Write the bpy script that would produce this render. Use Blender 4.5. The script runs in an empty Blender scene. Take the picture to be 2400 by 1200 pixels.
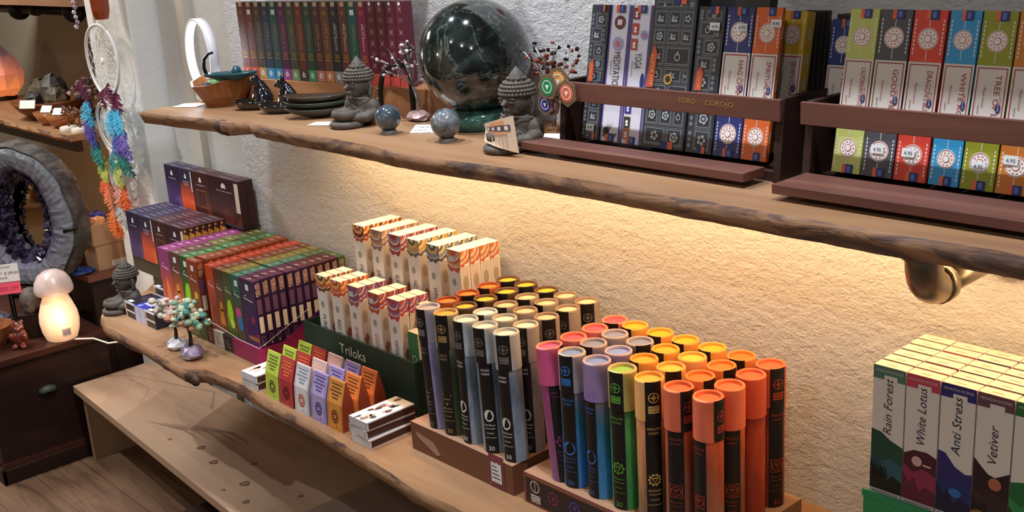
import bpy, bmesh, math, random
from mathutils import Vector, Matrix
from math import sin, cos, pi, radians as rad
random.seed(7)
S = 0.7            # authoring unit -> metres; the floor is z = 0, the long wall runs along X, +Y goes into it
C = bpy.context.scene.collection
sc = bpy.context.scene
# ---------------------------------------------------------------- camera
YAW, PITCH, ROLL = rad(48.12), rad(16.69), rad(-3.60)
fw = Vector((-sin(YAW)*cos(PITCH), cos(YAW)*cos(PITCH), -sin(PITCH)))
rt = Vector((cos(YAW), sin(YAW), 0)); up = rt.cross(fw)
r2 = cos(ROLL)*rt + sin(ROLL)*up; u2 = -sin(ROLL)*rt + cos(ROLL)*up
cam_d = bpy.data.cameras.new('camera'); cam = bpy.data.objects.new('camera', cam_d); C.objects.link(cam)
mw = Matrix((r2, u2, -fw)).transposed().to_4x4(); mw.translation = Vector((0, 0, 2.38*S)); cam.matrix_world = mw
cam_d.sensor_fit = 'HORIZONTAL'; cam_d.sensor_width = 36; cam_d.lens = 36*2635/2400; cam_d.clip_start = .05
sc.camera = cam
# ---------------------------------------------------------------- world, exposure
w = bpy.data.worlds.new('world'); sc.world = w; w.use_nodes = True
w.node_tree.nodes['Background'].inputs[0].default_value = (.85, .92, 1, 1)
w.node_tree.nodes['Background'].inputs[1].default_value = .15
sc.view_settings.view_transform = 'Standard'; sc.view_settings.look = 'None'
sc.view_settings.exposure = -0.04; sc.view_settings.gamma = 1; sc.view_settings.use_curve_mapping = False
# ---------------------------------------------------------------- large lights
def light(name, kind, loc, energy, color, target=None, **k):
    d = bpy.data.lights.new(name, kind); d.energy = energy; d.color = color
    for a, b in k.items(): setattr(d, a, b)
    o = bpy.data.objects.new(name, d); C.objects.link(o); o.location = Vector(loc)*S
    if target is not None:
        o.rotation_euler = (Vector(target)-Vector(loc)).to_track_quat('-Z', 'Y').to_euler()
    return o
CW = (.93, .98, 1.08)
SPOTS = [((-.9, 1.42, 3.95), (-.95, 1.62, 0), 86, 110), ((-2.25, 1.42, 3.95), (-2.25, 1.62, 0), 86, 110), ((-3.35, 1.42, 3.95), (-3.35, 1.6, 0), 80, 110),
         ((-5.2, .25, 3.95), (-4.7, 1.75, .38), 118, 42), ((-3.4, -.2, 3.95), (-3.6, 1.4, .38), 66, 34)]
for i, (l, t, e, ss) in enumerate(SPOTS):
    light('ceiling_spot_light', 'SPOT', l, e, CW, t, spot_size=rad(ss), spot_blend=.5, shadow_soft_size=.02)
# warm strip hidden under the upper shelf
light('under_shelf_strip_light', 'AREA', (-1.66, 2.02, 1.772), 10.2, (1, .62, .30), (-1.66, 2.06, 0), shape='RECTANGLE', size=3.25*S, size_y=.012)
light('added_opposite_wall_light', 'POINT', (-5.0, -2.2, 2.6), 22, (1, .80, .55), shadow_soft_size=.08)  # added light, brightens the wall that the geode mirror reflects
light('alcove_light', 'AREA', (-6.4, 1.2, 3.4), 40, (1, .95, .9), (-6.2, 2.2, 0), size=.5)
for l, e in (((.5, -1.1, 3.7), 22), ((-1.0, -1.3, 3.8), 17), ((-2.6, -.9, 3.8), 11)):
    light('shop_ceiling_bulb', 'POINT', l, e, (.97, .98, 1), shadow_soft_size=.04)

# ---------------------------------------------------------------- materials
_m = {}
def srgb(h):
    h = h.lstrip('#'); v = [int(h[i:i+2], 16)/255 for i in (0, 2, 4)]
    return tuple((c/12.92 if c <= .04045 else ((c+.055)/1.055)**2.4) for c in v)+(1,)
def mat(h, rough=.6, metal=0, emis=0, coat=0, spec=.4, name=None):
    k = (h, rough, metal, emis, coat, spec)
    if k in _m: return _m[k]
    m = bpy.data.materials.new(name or 'mat_'+h.strip('#')); m.use_nodes = True
    b = m.node_tree.nodes['Principled BSDF']; b.inputs['Base Color'].default_value = srgb(h)
    b.inputs['Roughness'].default_value = rough; b.inputs['Metallic'].default_value = metal
    b.inputs['Specular IOR Level'].default_value = spec
    if coat: b.inputs['Coat Weight'].default_value = coat
    if emis: b.inputs['Emission Color'].default_value = srgb(h); b.inputs['Emission Strength'].default_value = emis
    _m[k] = m; return m
class NT:
    def __init__(s, name):
        s.m = bpy.data.materials.new(name); s.m.use_nodes = True; s.t = s.m.node_tree; s.b = s.t.nodes['Principled BSDF']
    def n(s, typ, **k):
        o = s.t.nodes.new(typ)
        for a, b in k.items():
            if a.startswith('i_'): o.inputs[a[2:].replace('_', ' ')].default_value = b
            else: setattr(o, a, b)
        return o
    def l(s, a, b): s.t.links.new(a, b)
    def coord(s, kind='Object', scale=(1, 1, 1), rot=(0, 0, 0)):
        c = s.n('ShaderNodeTexCoord'); mp = s.n('ShaderNodeMapping'); s.l(c.outputs[kind], mp.inputs[0])
        mp.inputs['Scale'].default_value = scale; mp.inputs['Rotation'].default_value = rot; return mp.outputs[0]
    def noise(s, v, sc_, det=4, rough=.55, dist=0):
        o = s.n('ShaderNodeTexNoise'); s.l(v, o.inputs['Vector']); o.inputs['Scale'].default_value = sc_
        o.inputs['Detail'].default_value = det; o.inputs['Roughness'].default_value = rough; o.inputs['Distortion'].default_value = dist
        return o.outputs['Fac']
    def ramp(s, f, stops, interp='LINEAR'):
        r = s.n('ShaderNodeValToRGB'); s.l(f, r.inputs[0]); e = r.color_ramp.elements; r.color_ramp.interpolation = interp
        while len(e) < len(stops): e.new(.5)
        for i, (p, h) in enumerate(stops): e[i].position = p; e[i].color = srgb(h) if isinstance(h, str) else (h, h, h, 1)
        return r.outputs[0]
    def mix(s, f, a, b, mode='MIX'):
        o = s.n('ShaderNodeMixRGB'); o.blend_type = mode
        for q, i in ((f, 0), (a, 1), (b, 2)):
            if isinstance(q, (int, float)): o.inputs[i].default_value = q
            elif isinstance(q, str): o.inputs[i].default_value = srgb(q)
            else: s.l(q, o.inputs[i])
        return o.outputs[0]
    def math(s, op, a, b=0):
        o = s.n('ShaderNodeMath'); o.operation = op
        for q, i in ((a, 0), (b, 1)):
            if isinstance(q, (int, float)): o.inputs[i].default_value = q
            else: s.l(q, o.inputs[i])
        return o.outputs[0]
    def bump(s, h, strength=.3, dist=.01):
        o = s.n('ShaderNodeBump'); o.inputs['Strength'].default_value = strength; o.inputs['Distance'].default_value = dist
        s.l(h, o.inputs['Height']); s.l(o.outputs[0], s.b.inputs['Normal'])
    def col(s, c, rough=.6, spec=.4):
        s.l(c, s.b.inputs['Base Color']); s.b.inputs['Roughness'].default_value = rough; s.b.inputs['Specular IOR Level'].default_value = spec
        return s.m
def plaster(name, c1, c2, scale=60, strength=.55, dist=.006):
    t = NT(name); v = t.coord('Object', (1, 1, 1.5))
    n1 = t.noise(v, scale, 5, .6, .6); n2 = t.noise(v, scale*.33, 3, .5, .3); n3 = t.noise(v, 2.2, 3)
    h = t.math('ADD', n1, t.math('MULTIPLY', n2, 1.2))
    t.bump(h, strength, dist); return t.col(t.mix(n3, c1, c2), .9, .15)
def wood(name, c1, c2, c3, along=0, scale=7, rough=.45, knots=False, bumpk=.08, stretch=9.):
    t = NT(name); sv = [scale]*3; sv[along] = scale/stretch
    v = t.coord('Object', tuple(sv)); n = t.noise(v, 1.3, 6, .6, 1.6); n2 = t.noise(v, 5, 4, .6, .4)
    c = t.ramp(n, [(.3, c1), (.5, c2), (.7, c3)]); c = t.mix(t.math('MULTIPLY', n2, .5), c, c1)
    t.bump(n2, bumpk, .004)
    return t.col(c, rough, .3)
def speck(name, cols, scale=20, rough=.3, dist=0, coat=0, bumpk=0, stretch=(1, 1, 1), det=5):
    t = NT(name); n = t.noise(t.coord('Object', stretch), scale, det, .6, dist)
    k = len(cols); c = t.ramp(n, [(.3+.42*i/(k-1), h) for i, h in enumerate(cols)])
    if bumpk: t.bump(n, bumpk, .01)
    if coat: t.b.inputs['Coat Weight'].default_value = coat
    return t.col(c, rough)
_g = {}
def grad(top, bot, blob=None, noise=.35, rough=.4, mid=.5, scale=22):
    """printed artwork: one ink colour blending to another down the box, with mottled shapes"""
    k = (top, bot, blob, noise, mid)
    if k in _g: return _g[k]
    t = NT('print_'+top.strip('#')); c = t.n('ShaderNodeTexCoord'); sp = t.n('ShaderNodeSeparateXYZ'); t.l(c.outputs['Generated'], sp.inputs[0])
    n = t.noise(t.coord('Object'), scale, 3, .5, 1.2)
    z = t.math('ADD', sp.outputs[2], t.math('MULTIPLY', t.math('SUBTRACT', n, .5), noise))
    cc = t.ramp(z, [(max(0, mid-.22), bot), (min(1, mid+.2), top)])
    if blob:
        n2 = t.noise(t.coord('Object'), scale*1.3, 2, .4, .6)
        f = t.ramp(n2, [(.52, 0.), (.62, .9)])
        lo = t.ramp(sp.outputs[2], [(.15, 1.), (.6, 0.)])
        cc = t.mix(t.math('MULTIPLY', f, lo), cc, blob)
    _g[k] = t.col(cc, rough); return _g[k]

# ---------------------------------------------------------------- mesh builder
_txt = {}
def text_geo(s, shear=0, spacing=1.0):
    k = (s, shear, spacing)
    if k not in _txt:
        c = bpy.data.curves.new('t', 'FONT'); c.body = s; c.shear = shear; c.space_character = spacing; c.resolution_u = 2
        o = bpy.data.objects.new('t', c); C.objects.link(o)
        me = o.to_mesh(); vs = [(v.co.x, v.co.y) for v in me.vertices]; fs = [tuple(p.vertices) for p in me.polygons]
        o.to_mesh_clear(); bpy.data.objects.remove(o); bpy.data.curves.remove(c)
        x1 = max([p[0] for p in vs] or [1]); x0 = min([p[0] for p in vs] or [0])
        _txt[k] = ([(a-x0, b) for a, b in vs], fs, x1-x0)
    return _txt[k]
class MB:
    def __init__(s): s.v = []; s.f = []; s.mi = []; s.ms = []; s.T = Matrix.Identity(4); s.sm = []
    def mat(s, m):
        if isinstance(m, str): m = mat(m)
        if m not in s.ms: s.ms.append(m)
        return s.ms.index(m)
    def add(s, vs, fs, m, smooth=False):
        b = len(s.v); s.v += [s.T @ Vector(p) for p in vs]; k = s.mat(m)
        for f in fs: s.f.append(tuple(b+i for i in f)); s.mi.append(k); s.sm.append(smooth)
    def box(s, x0, x1, y0, y1, z0, z1, m, **fm):
        vs = [(x, y, z) for z in (z0, z1) for y in (y0, y1) for x in (x0, x1)]
        F = dict(bottom=(0, 2, 3, 1), top=(4, 5, 7, 6), front=(0, 1, 5, 4), back=(2, 6, 7, 3), left=(0, 4, 6, 2), right=(1, 3, 7, 5))
        b = len(s.v); s.v += [s.T @ Vector(p) for p in vs]
        for k, f in F.items(): s.f.append(tuple(b+i for i in f)); s.mi.append(s.mat(fm.get(k, m))); s.sm.append(False)
    def prism(s, pts, y0, y1, m):
        """(x,z) outline extruded along y"""
        n = len(pts); vs = [(x, y0, z) for x, z in pts]+[(x, y1, z) for x, z in pts]
        s.add(vs, [tuple(range(n)), tuple(range(2*n-1, n-1, -1))]+[(i, i+n, (i+1) % n+n, (i+1) % n) for i in range(n)], m)
    def lathe(s, prof, m, n=24, c=(0, 0), sx=1, sy=1, smooth=True, cap=True):
        vs = []; fs = []
        for r, z in prof:
            for i in range(n): a = 2*pi*i/n; vs.append((c[0]+r*cos(a)*sx, c[1]+r*sin(a)*sy, z))
        for j in range(len(prof)-1):
            for i in range(n): fs.append((j*n+i, j*n+(i+1) % n, (j+1)*n+(i+1) % n, (j+1)*n+i))
        s.add(vs, fs, m, smooth)
        if cap:
            if prof[0][0] > 2e-3 and abs(prof[1][1]-prof[0][1]) > 1e-6: s.add(vs[:n], [tuple(range(n-1, -1, -1))], m)
            if prof[-1][0] > 2e-3 and abs(prof[-1][1]-prof[-2][1]) > 1e-6: s.add(vs[-n:], [tuple(range(n))], m)
    def ball(s, c, r, m, n=20, sx=1, sy=1, sz=1, k=12):
        s.lathe([(max(r*sin(pi*j/k), 1e-5), c[2]-r*cos(pi*j/k)*sz) for j in range(k+1)], m, n, (c[0], c[1]), sx, sy)
    def tube(s, pts, r, m, n=8, closed=False, rs=None, smooth=True):
        P = [Vector(p) for p in pts]; N = len(P); vs = []; fs = []; prev = None
        for i, p in enumerate(P):
            if closed: d = P[(i+1) % N]-P[i-1]
            else: d = P[min(i+1, N-1)]-P[max(i-1, 0)]
            if d.length < 1e-9: d = Vector((0, 0, 1))
            d.normalize()
            a = prev if prev is not None else (Vector((0, 0, 1)) if abs(d.z) < .9 else Vector((1, 0, 0)))
            u = (a-d*a.dot(d)).normalized(); prev = u; v = d.cross(u); rr = rs[i] if rs else r
            for j in range(n): t = 2*pi*j/n; vs.append(p+(u*cos(t)+v*sin(t))*rr)
        for i in range(N if closed else N-1):
            k = (i+1) % N
            for j in range(n): fs.append((i*n+j, i*n+(j+1) % n, k*n+(j+1) % n, k*n+j))
        if not closed: fs += [tuple(range(n-1, -1, -1)), tuple(range((N-1)*n, N*n))]
        s.add(vs, fs, m, smooth)
    def build(s, name, parent=None, loc=(0, 0, 0), rz=0, bevel=0, rot=None):
        me = bpy.data.meshes.new(name); me.from_pydata([tuple(p*S) for p in s.v], [], s.f)
        for m in s.ms: me.materials.append(m)
        me.polygons.foreach_set('material_index', s.mi); me.polygons.foreach_set('use_smooth', s.sm); me.update()
        o = bpy.data.objects.new(name, me); C.objects.link(o); o.location = Vector(loc)*S
        o.rotation_euler = rot or (0, 0, rz)
        if parent: o.parent = parent
        if bevel:
            b = o.modifiers.new('bevel', 'BEVEL'); b.width = bevel*S; b.segments = 2; b.limit_method = 'ANGLE'; b.angle_limit = rad(40)
        return o
class Flat:
    """draw flat shapes on a face of a builder: origin, right, up; or wrapped round a cylinder"""
    def __init__(s, mb, o, r, u, lift=.0007, cyl=None):
        s.mb = mb; s.o = Vector(o); s.r = Vector(r); s.u = Vector(u); s.n = s.r.cross(s.u).normalized(); s.lift = lift; s.cyl = cyl
    def P(s, x, y, k=1):
        if s.cyl:
            R, a0 = s.cyl; a = a0+x/R; q = R+s.lift*k
            return Vector((q*cos(a), q*sin(a), y))
        return s.o+s.r*x+s.u*y+s.n*(s.lift*k)
    def poly(s, pts, m, k=1): s.mb.add([s.P(x, y, k) for x, y in pts], [tuple(range(len(pts)))], m)
    def rect(s, x0, y0, x1, y1, m, k=1):
        if s.cyl:
            N = max(2, int(abs(x1-x0)/.003))
            for i in range(N):
                a = x0+(x1-x0)*i/N; b = x0+(x1-x0)*(i+1)/N; s.poly([(a, y0), (b, y0), (b, y1), (a, y1)], m, k)
        else: s.poly([(x0, y0), (x1, y0), (x1, y1), (x0, y1)], m, k)
    def disc(s, x, y, r, m, k=1, n=20, ry=None):
        ry = ry or r; s.poly([(x+r*cos(2*pi*i/n), y+ry*sin(2*pi*i/n)) for i in range(n)], m, k)
    def ring(s, x, y, r0, r1, m, k=1, n=20, wob=0, wn=8):
        vs = []
        for i in range(n):
            a = 2*pi*i/n; q = r1*(1+wob*cos(wn*a)); vs += [s.P(x+r0*cos(a), y+r0*sin(a), k), s.P(x+q*cos(a), y+q*sin(a), k)]
        s.mb.add(vs, [(2*i, 2*i+1, (2*i+3) % (2*n), (2*i+2) % (2*n)) for i in range(n)], m)
    def frame(s, x0, y0, x1, y1, w, m, k=1):
        s.rect(x0, y0, x1, y0+w, m, k); s.rect(x0, y1-w, x1, y1, m, k); s.rect(x0, y0+w, x0+w, y1-w, m, k); s.rect(x1-w, y0+w, x1, y1-w, m, k)
    def text(s, t, x, y, h, m, k=1, down=0, align='L', shear=0, width=None):
        """down: 0 level, -1 reading downwards, 1 reading upwards"""
        vs, fs, wd = text_geo(t, shear); q = h/.7; qx = q if width is None else width/max(wd, 1e-6)
        off = {'L': 0, 'C': -wd*qx/2, 'R': -wd*qx}[align]; out = []
        for a, b in vs:
            a = a*qx+off; b = b*q
            if down == 0: out.append(s.P(x+a, y+b, k))
            elif down == -1: out.append(s.P(x+b, y-a, k))
            else: out.append(s.P(x-b, y+a, k))
        s.mb.add(out, fs, m)
def flip(fl): fl.n = -fl.n; return fl
def tag(o, label, cat, group=None, kind=None):
    if label: o['label'] = label
    if cat: o['category'] = cat
    if group: o['group'] = group
    if kind: o['kind'] = kind
    return o
def struct(o): o['kind'] = 'structure'; return o
def empty(name, loc, label, cat, group=None, rz=0):
    o = bpy.data.objects.new(name, None); C.objects.link(o); o.location = Vector(loc)*S; o.rotation_euler = (0, 0, rz); o.empty_display_size = .02
    return tag(o, label, cat, group)
def dup(o, loc=None, rz=None, label=None, group=None, parent=None):
    c = o.copy(); C.objects.link(c)
    if parent: c.parent = parent
    if loc is not None: c.location = Vector(loc)*S
    if rz is not None: c.rotation_euler[2] = rz
    if label: c['label'] = label
    if group: c['group'] = group
    for ch in list(o.children): dup(ch, parent=c)
    return c
def remesh(o, vox, smooth=2, disp=None):
    r = o.modifiers.new('remesh', 'REMESH'); r.mode = 'VOXEL'; r.voxel_size = vox*S; r.use_smooth_shade = True
    if smooth:
        q = o.modifiers.new('smooth', 'SMOOTH'); q.iterations = smooth; q.factor = .5
    return o
ORD = ['first', 'second', 'third', 'fourth', 'fifth', 'sixth', 'seventh', 'eighth', 'ninth', 'tenth', 'eleventh', 'twelfth', 'thirteenth', 'fourteenth']
# ================================================================ setting
WY = 2.19; US = 1.83; LS = .94
M_wall = plaster('warm_white_textured_plaster', '#cdcccb', '#c4c3c2', 135, .8, .005)
M_wall2 = plaster('pale_grey_plaster', '#c0beb8', '#b4b1a8', 40, .25, .004)
M_ceil = plaster('ceiling_plaster', '#8a8580', '#7c7771', 20, .1)
M_shelf = wood('honey_wood_board', '#7b5a43', '#95714f', '#a68362', 0, 5, .42, stretch=10)
t = NT('dark_bark_wood'); v = t.coord('Object', (3, 10, 14)); n = t.noise(v, 2.2, 6, .65, 1.2); n2 = t.noise(t.coord('Object', (1, 1, 1)), 4.5, 3, .5)
cb = t.ramp(t.math('ADD', t.math('MULTIPLY', n, .75), t.math('MULTIPLY', n2, .35)), [(.40, '#3a3132'), (.48, '#63493c'), (.56, '#8f6a4c'), (.72, '#9f7a58')]); t.bump(n, .4, .006); M_bark = t.col(cb, .6)
M_dark = wood('dark_mahogany', '#1d0f0b', '#2a1610', '#3a2018', 1, 6, .45)
M_rack = wood('red_brown_cigar_wood', '#50302a', '#643e32', '#784f40', 0, 9, .55, stretch=14)
M_rackd = wood('dark_brown_panel_wood', '#23120d', '#2d1812', '#38211a', 2, 9, .55)
M_pine = wood('pine_board', '#8d705a', '#a1846a', '#b09378', 0, 4, .55, stretch=12)
M_stand = wood('light_stand_wood', '#8a5a38', '#a5744e', '#b58660', 0, 5, .45)
t = NT('floor_planks'); v = t.coord('Object', (1, 1, 1)); br = t.n('ShaderNodeTexBrick'); t.l(v, br.inputs[0])
br.inputs['Scale'].default_value = 1; br.inputs['Brick Width'].default_value = 1.1; br.inputs['Row Height'].default_value = .15; br.inputs['Mortar Size'].default_value = .0025
br.inputs['Color1'].default_value = srgb('#6e5540'); br.inputs['Color2'].default_value = srgb('#5c4634'); br.inputs['Mortar'].default_value = srgb('#241811')
g = t.noise(t.coord('Object', (1.2, 9, 1.2)), 2, 5, .55, 1.8); t.bump(g, .12, .004)
M_floor = t.col(t.mix(.55, br.outputs[0], t.ramp(g, [(.35, '#3c2819'), (.5, '#654832'), (.7, '#795c42')])), .5)
M_blackiron = mat('#1b1817', .45, .6); M_steel = mat('#8b8070', .35, .85)

m = MB(); m.box(-9.5, 2.5, -3.2, 4.5, -.08, 0, M_floor); struct(m.build('floor'))
m = MB(); m.box(-9.5, 2.5, -3.2, 4.5, 4.05, 4.15, M_ceil); struct(m.build('ceiling'))
# long wall with a rounded plaster corner where it steps back
pts = [(2.5, WY), (-3.98, WY)]+[(-3.98-.13*sin(a), WY+.13*(1-cos(a))) for a in [rad(12*i) for i in range(1, 8)]]+[(-4.13, WY+.3), (2.5, WY+.3)]
m = MB(); vs = [(x, y, 0) for x, y in pts]+[(x, y, 4.05) for x, y in pts]; n = len(pts)
m.add(vs, [(i, (i+1) % n, (i+1) % n+n, i+n) for i in range(n)][::1], M_wall, True); m.sm = [2 <= i < 8 for i in range(len(m.f))]
struct(m.build('wall_back'))
m = MB(); m.box(-4.8, -4.0, WY+.10, WY+.3, 0, 4.05, M_wall2); struct(m.build('wall_side'))
m = MB(); m.box(-5.27, -4.82, WY-.03, WY+.3, 0, 4.05, plaster('white_pier_plaster', '#d9d8d2', '#cfccc4', 30, .3, .005)); struct(m.build('wall_pier', bevel=.01))
m = MB(); m.box(-4.56, -4.50, WY+.07, WY+.11, 0, 4.05, mat('#b3ac9c', .6)); struct(m.build('trim_1'))
m = MB(); m.box(-9.5, -5.2, 2.86, 2.96, 0, 4.05, plaster('alcove_plaster', '#a09885', '#938b7c', 20, .2)); struct(m.build('wall_alcove'))
m = MB(); m.box(-9.3, -9.2, -3.2, 3.5, 0, 4.05, plaster('far_plaster', '#b0a696', '#a59b8b', 20, .2)); struct(m.build('wall_left'))
m = MB(); m.box(2.4, 2.5, -3.2, 2.19, 0, 4.05, M_wall2); struct(m.build('wall_right'))

# ---- live edge shelves
def live_shelf(name, X0, X1, prof, zt, th, back, bottom_in, label, seed, left_in=0):
    rnd = random.Random(seed); n = int((X1-X0)/.035); xs = [X0+(X1-X0)*i/n for i in range(n+1)]
    def fy(x):
        for (a, ya), (b, yb) in zip(prof, prof[1:]):
            if a <= x <= b: k = (x-a)/(b-a); return ya+(yb-ya)*k
        return prof[-1][1]
    top = []; e1 = []; e2 = []; bot = []; nz = [0]*(n+1); q = 0
    for i in range(n+1): q = q*.75+rnd.uniform(-.006, .006); nz[i] = q
    vs = []
    for i, x in enumerate(xs):
        f = fy(x)+nz[i]*.6
        sk = left_in*max(0, 1-(x-X0)/.12)
        vs += [(x, back, zt), (x, f+sk, zt), (x, f-.008+sk+nz[i]*.5, zt-th*.25), (x, f-.004+sk-nz[i]*.6+rnd.uniform(-.003, .003), zt-th*.65), (x, f+bottom_in+sk, zt-th), (x, back, zt-th)]
    m = MB(); fs = []; fe = []
    for i in range(n):
        a = i*6; b = a+6
        fs += [(a, a+1, b+1, b), (a+4, a+5, b+5, b+4), (a+5, a, b, b+5)]
        fe += [(a+1, a+2, b+2, b+1), (a+2, a+3, b+3, b+2), (a+3, a+4, b+4, b+3)]
    fs += [(0, 5, 4, 3, 2, 1), tuple(n*6+k for k in range(6))]
    m.add(vs, fs, M_shelf); o = m.build(name); tag(o, label, 'shelf')
    e = MB(); e.add(vs, fe, M_bark, True); tag(e.build('bark_edge', o), 'rough dark bark edge', None)
    return o
up_ = live_shelf('live_edge_shelf', -3.66, .9, [(-3.66, 1.60), (-3.55, 1.65), (-3.25, 1.685), (-3.14, 1.67), (-3.10, 1.73), (-3.04, 1.70), (-2.6, 1.69), (-2.2, 1.675), (-1.95, 1.695), (-1.6, 1.70), (.9, 1.70)], US, .042, WY, .004,
           'upper live edge wooden wall shelf holding the incense racks, books and dark sphere', 3, .04)
lo = live_shelf('live_edge_shelf', -4.62, .9, [(-4.62, 2.02), (-4.5, 1.90), (-4.42, 1.73), (-4.36, 1.64), (-4.2, 1.595), (-3.9, 1.60), (-3.6, 1.585), (-3.52, 1.575), (-3.47, 1.625), (-3.3, 1.64), (-2.8, 1.628), (-2.5, 1.605), (-2.2, 1.585), (.9, 1.57)], LS, .055, WY, .012,
           'lower live edge wooden wall shelf crowded with incense boxes, bags and tubes', 5, .0)
# knot hole in each front edge
KN = speck('knot_bark', ['#1f120e', '#3c241a', '#5a3826'], 30, .6, 1, 0, .5)
for (x, y, z, o) in ((-3.195, 1.688, US-.022, up_), (-3.50, 1.597, LS-.03, lo)):
    m = MB(); m.ball((x, y, z), .032, KN, 18, sx=1.7, sy=.55, sz=.75); m.ball((x+.03, y-.003, z-.004), .02, KN, 14, sx=1.3, sy=.7); m.build('knot', o)
# pipe brackets
def bracket(x, zt, label):
    e = empty('pipe_bracket', (x, 1.83, zt), label, 'shelf bracket')
    m = MB(); r = .034; pth = [(0, -.0, -.012)]+[(0, .055*(1-cos(a)), -.045-.055*sin(a)) for a in [rad(15*i) for i in range(7)]]
    m.tube(pth, r, M_steel, 16, rs=[r]*8); m.lathe([(.04, -.035), (.04, -.012)], M_steel, 16); m.build('elbow', e)
    m = MB(); m.tube([(0, .05, -.10), (0, WY-1.83-.02, -.10)], .026, M_steel, 16); m.build('pipe', e)
    m = MB(); m.tube([(0, .05, -.10), (0, .075, -.10)], .036, M_steel, 16); m.build('collar', e)
    m = MB(); m.tube([(0, WY-1.83-.022, -.10), (0, WY-1.83-.002, -.10)], .06, M_steel, 20); m.build('flange', e)
    m = MB(); m.lathe([(.055, -.01), (.055, 0)], M_steel, 20); m.build('top_flange', e)
bracket(-.935, US-.043, 'iron pipe elbow bracket under the upper shelf near its right end')
bracket(-3.55, LS-.056, 'iron pipe bracket under the left end of the lower shelf')
# led strip body under the upper shelf
m = MB(); m.box(-3.25, .85, 2.0, 2.03, US-.052, US-.043, mat('#e8e0d0', .5)); tag(m.build('light_strip'), 'slim warm light strip fixed under the upper shelf', 'light strip')
# shelves above the frame that shade the racks and the books
for x0, x1, y0, lab in ((-1.95, .9, 1.785, 'high wooden shelf above the two incense racks'), (-3.6, -2.62, 1.785, 'high wooden shelf above the row of book-like boxes')):
    m = MB(); m.box(x0, x1, y0, WY, 2.62, 2.66, M_shelf); tag(m.build('wall_shelf'), lab, 'shelf')

# ---- bench
e = empty('bench', (-4.2, 1.95, 0), 'long low pine bench under the lower shelf with knots in its seat', 'bench')
BX0, BX1, BY0, BY1, BZ = -5.125, -1.2, 1.70, 2.13, .38
m = MB()
m.T = Matrix.Translation((4.2, -1.95, 0))
slope = -.06
vs = []
for z in (BZ-.035, BZ): vs += [(BX0, 1.745, z), (BX1, 1.50, z), (BX1, 2.185, z), (-4.80, 2.185, z), (-4.80, 2.15, z), (BX0, 2.15, z)]
m.add(vs, [(5, 4, 3, 2, 1, 0), (6, 7, 8, 9, 10, 11)]+[(i, (i+1) % 6, (i+1) % 6+6, i+6) for i in range(6)], M_pine)
fl = Flat(m, (0, 0, BZ), (1, 0, 0), (0, 1, 0), .0005)
for x, y, r in ((-4.02, 1.83, .018), (-3.86, 1.80, .018), (-3.60, 1.79, .02), (-3.47, 1.72, .014), (-3.72, 1.90, .014), (-4.2, 1.78, .009), (-3.35, 1.88, .01), (-3.62, 1.71, .008), (-3.2, 1.79, .011)):
    fl.ring(x, y, r*.55, r, mat('#5b3d2a'), 1, 18, .12, 3); fl.disc(x, y, r*.5, mat('#7d5d45'), 1, 14)
for k in range(5):
    x = -4.45+.05*k; fl.poly([(x, 1.80+.03*k), (x+.22, 1.86+.03*k), (x+.4, 1.862+.03*k), (x+.2, 1.872+.03*k)], mat('#6f5440'), 1)
m.build('seat', e)
def legboard(x): 
    m = MB(); m.T = Matrix.Translation((4.2, -1.95, 0)); m.box(x, x+.03, 1.77, 2.11, 0, BZ-.035, wood('pine_leg', '#866850', '#9c7c60', '#a88a6c', 2, 4, .6) if x < -5 else M_pine); m.build('leg_board', e)
legboard(-5.10); legboard(-2.0)
m = MB(); m.box(-3.21, -1.3, 1.60, 2.17, .3805, .398, wood('grey_brown_board', '#6a5749', '#7d6858', '#8a7565', 0, 4, .6)); o = m.build('board', rz=0); tag(o, 'loose grey-brown plank lying on the bench at the bottom of the picture', 'plank')
# dark box under the bench
e2 = empty('storage_box', (-3.72, 1.73, 0), 'dark wooden storage box under the pine bench', 'box')
m = MB(); m.box(-.14, .14, -.12, .14, 0, .2, M_dark); m.build('body', e2, bevel=.004)
m = MB(); m.box(-.15, .15, -.13, .15, .2, .225, M_dark); m.build('lid', e2, bevel=.004)
# hook below the lower shelf
m = MB(); m.lathe([(.02, .0), (.022, -.012), (.012, -.035)], mat('#9a9a94', .5), 14); o = m.build('cable_clip', loc=(-3.28, 1.70, LS-.056)); tag(o, 'small grey plastic clip under the front of the lower shelf', 'clip')

m = MB(); m.box(-9.5, -2.6, -3.2, -3.1, 0, 4.05, plaster('front_wall_plaster', '#d8c19a', '#ccb48c', 20, .2)); struct(m.build('wall_front'))
m = MB(); m.box(-6.2, -4.2, -3.1, -2.8, 1.22, 1.26, M_shelf); tag(m.build('wall_shelf'), 'wooden shelf on the opposite wall seen only in the geode mirror', 'shelf')
# ================================================================ upper shelf
CARD = mat('#e9e4dc', .7); CARDB = mat('#dcd2c4', .75); INK = mat('#3b3330', .7); WHITE = mat('#eceae6', .5); STK = mat('#d9dcdc', .5)
KRAFT = mat('#8a6a4c', .8); NAVY = mat('#1c2a66', .45); REDT = mat('#9b2d2f', .5); ORNG = mat('#d8603a', .45); GOLD = mat('#b59448', .4, .4)
SEAL = mat('#e3dcd6', .5); SEALR = mat('#b4675c', .5)
LEAN = math.atan(.06/.31)

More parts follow.
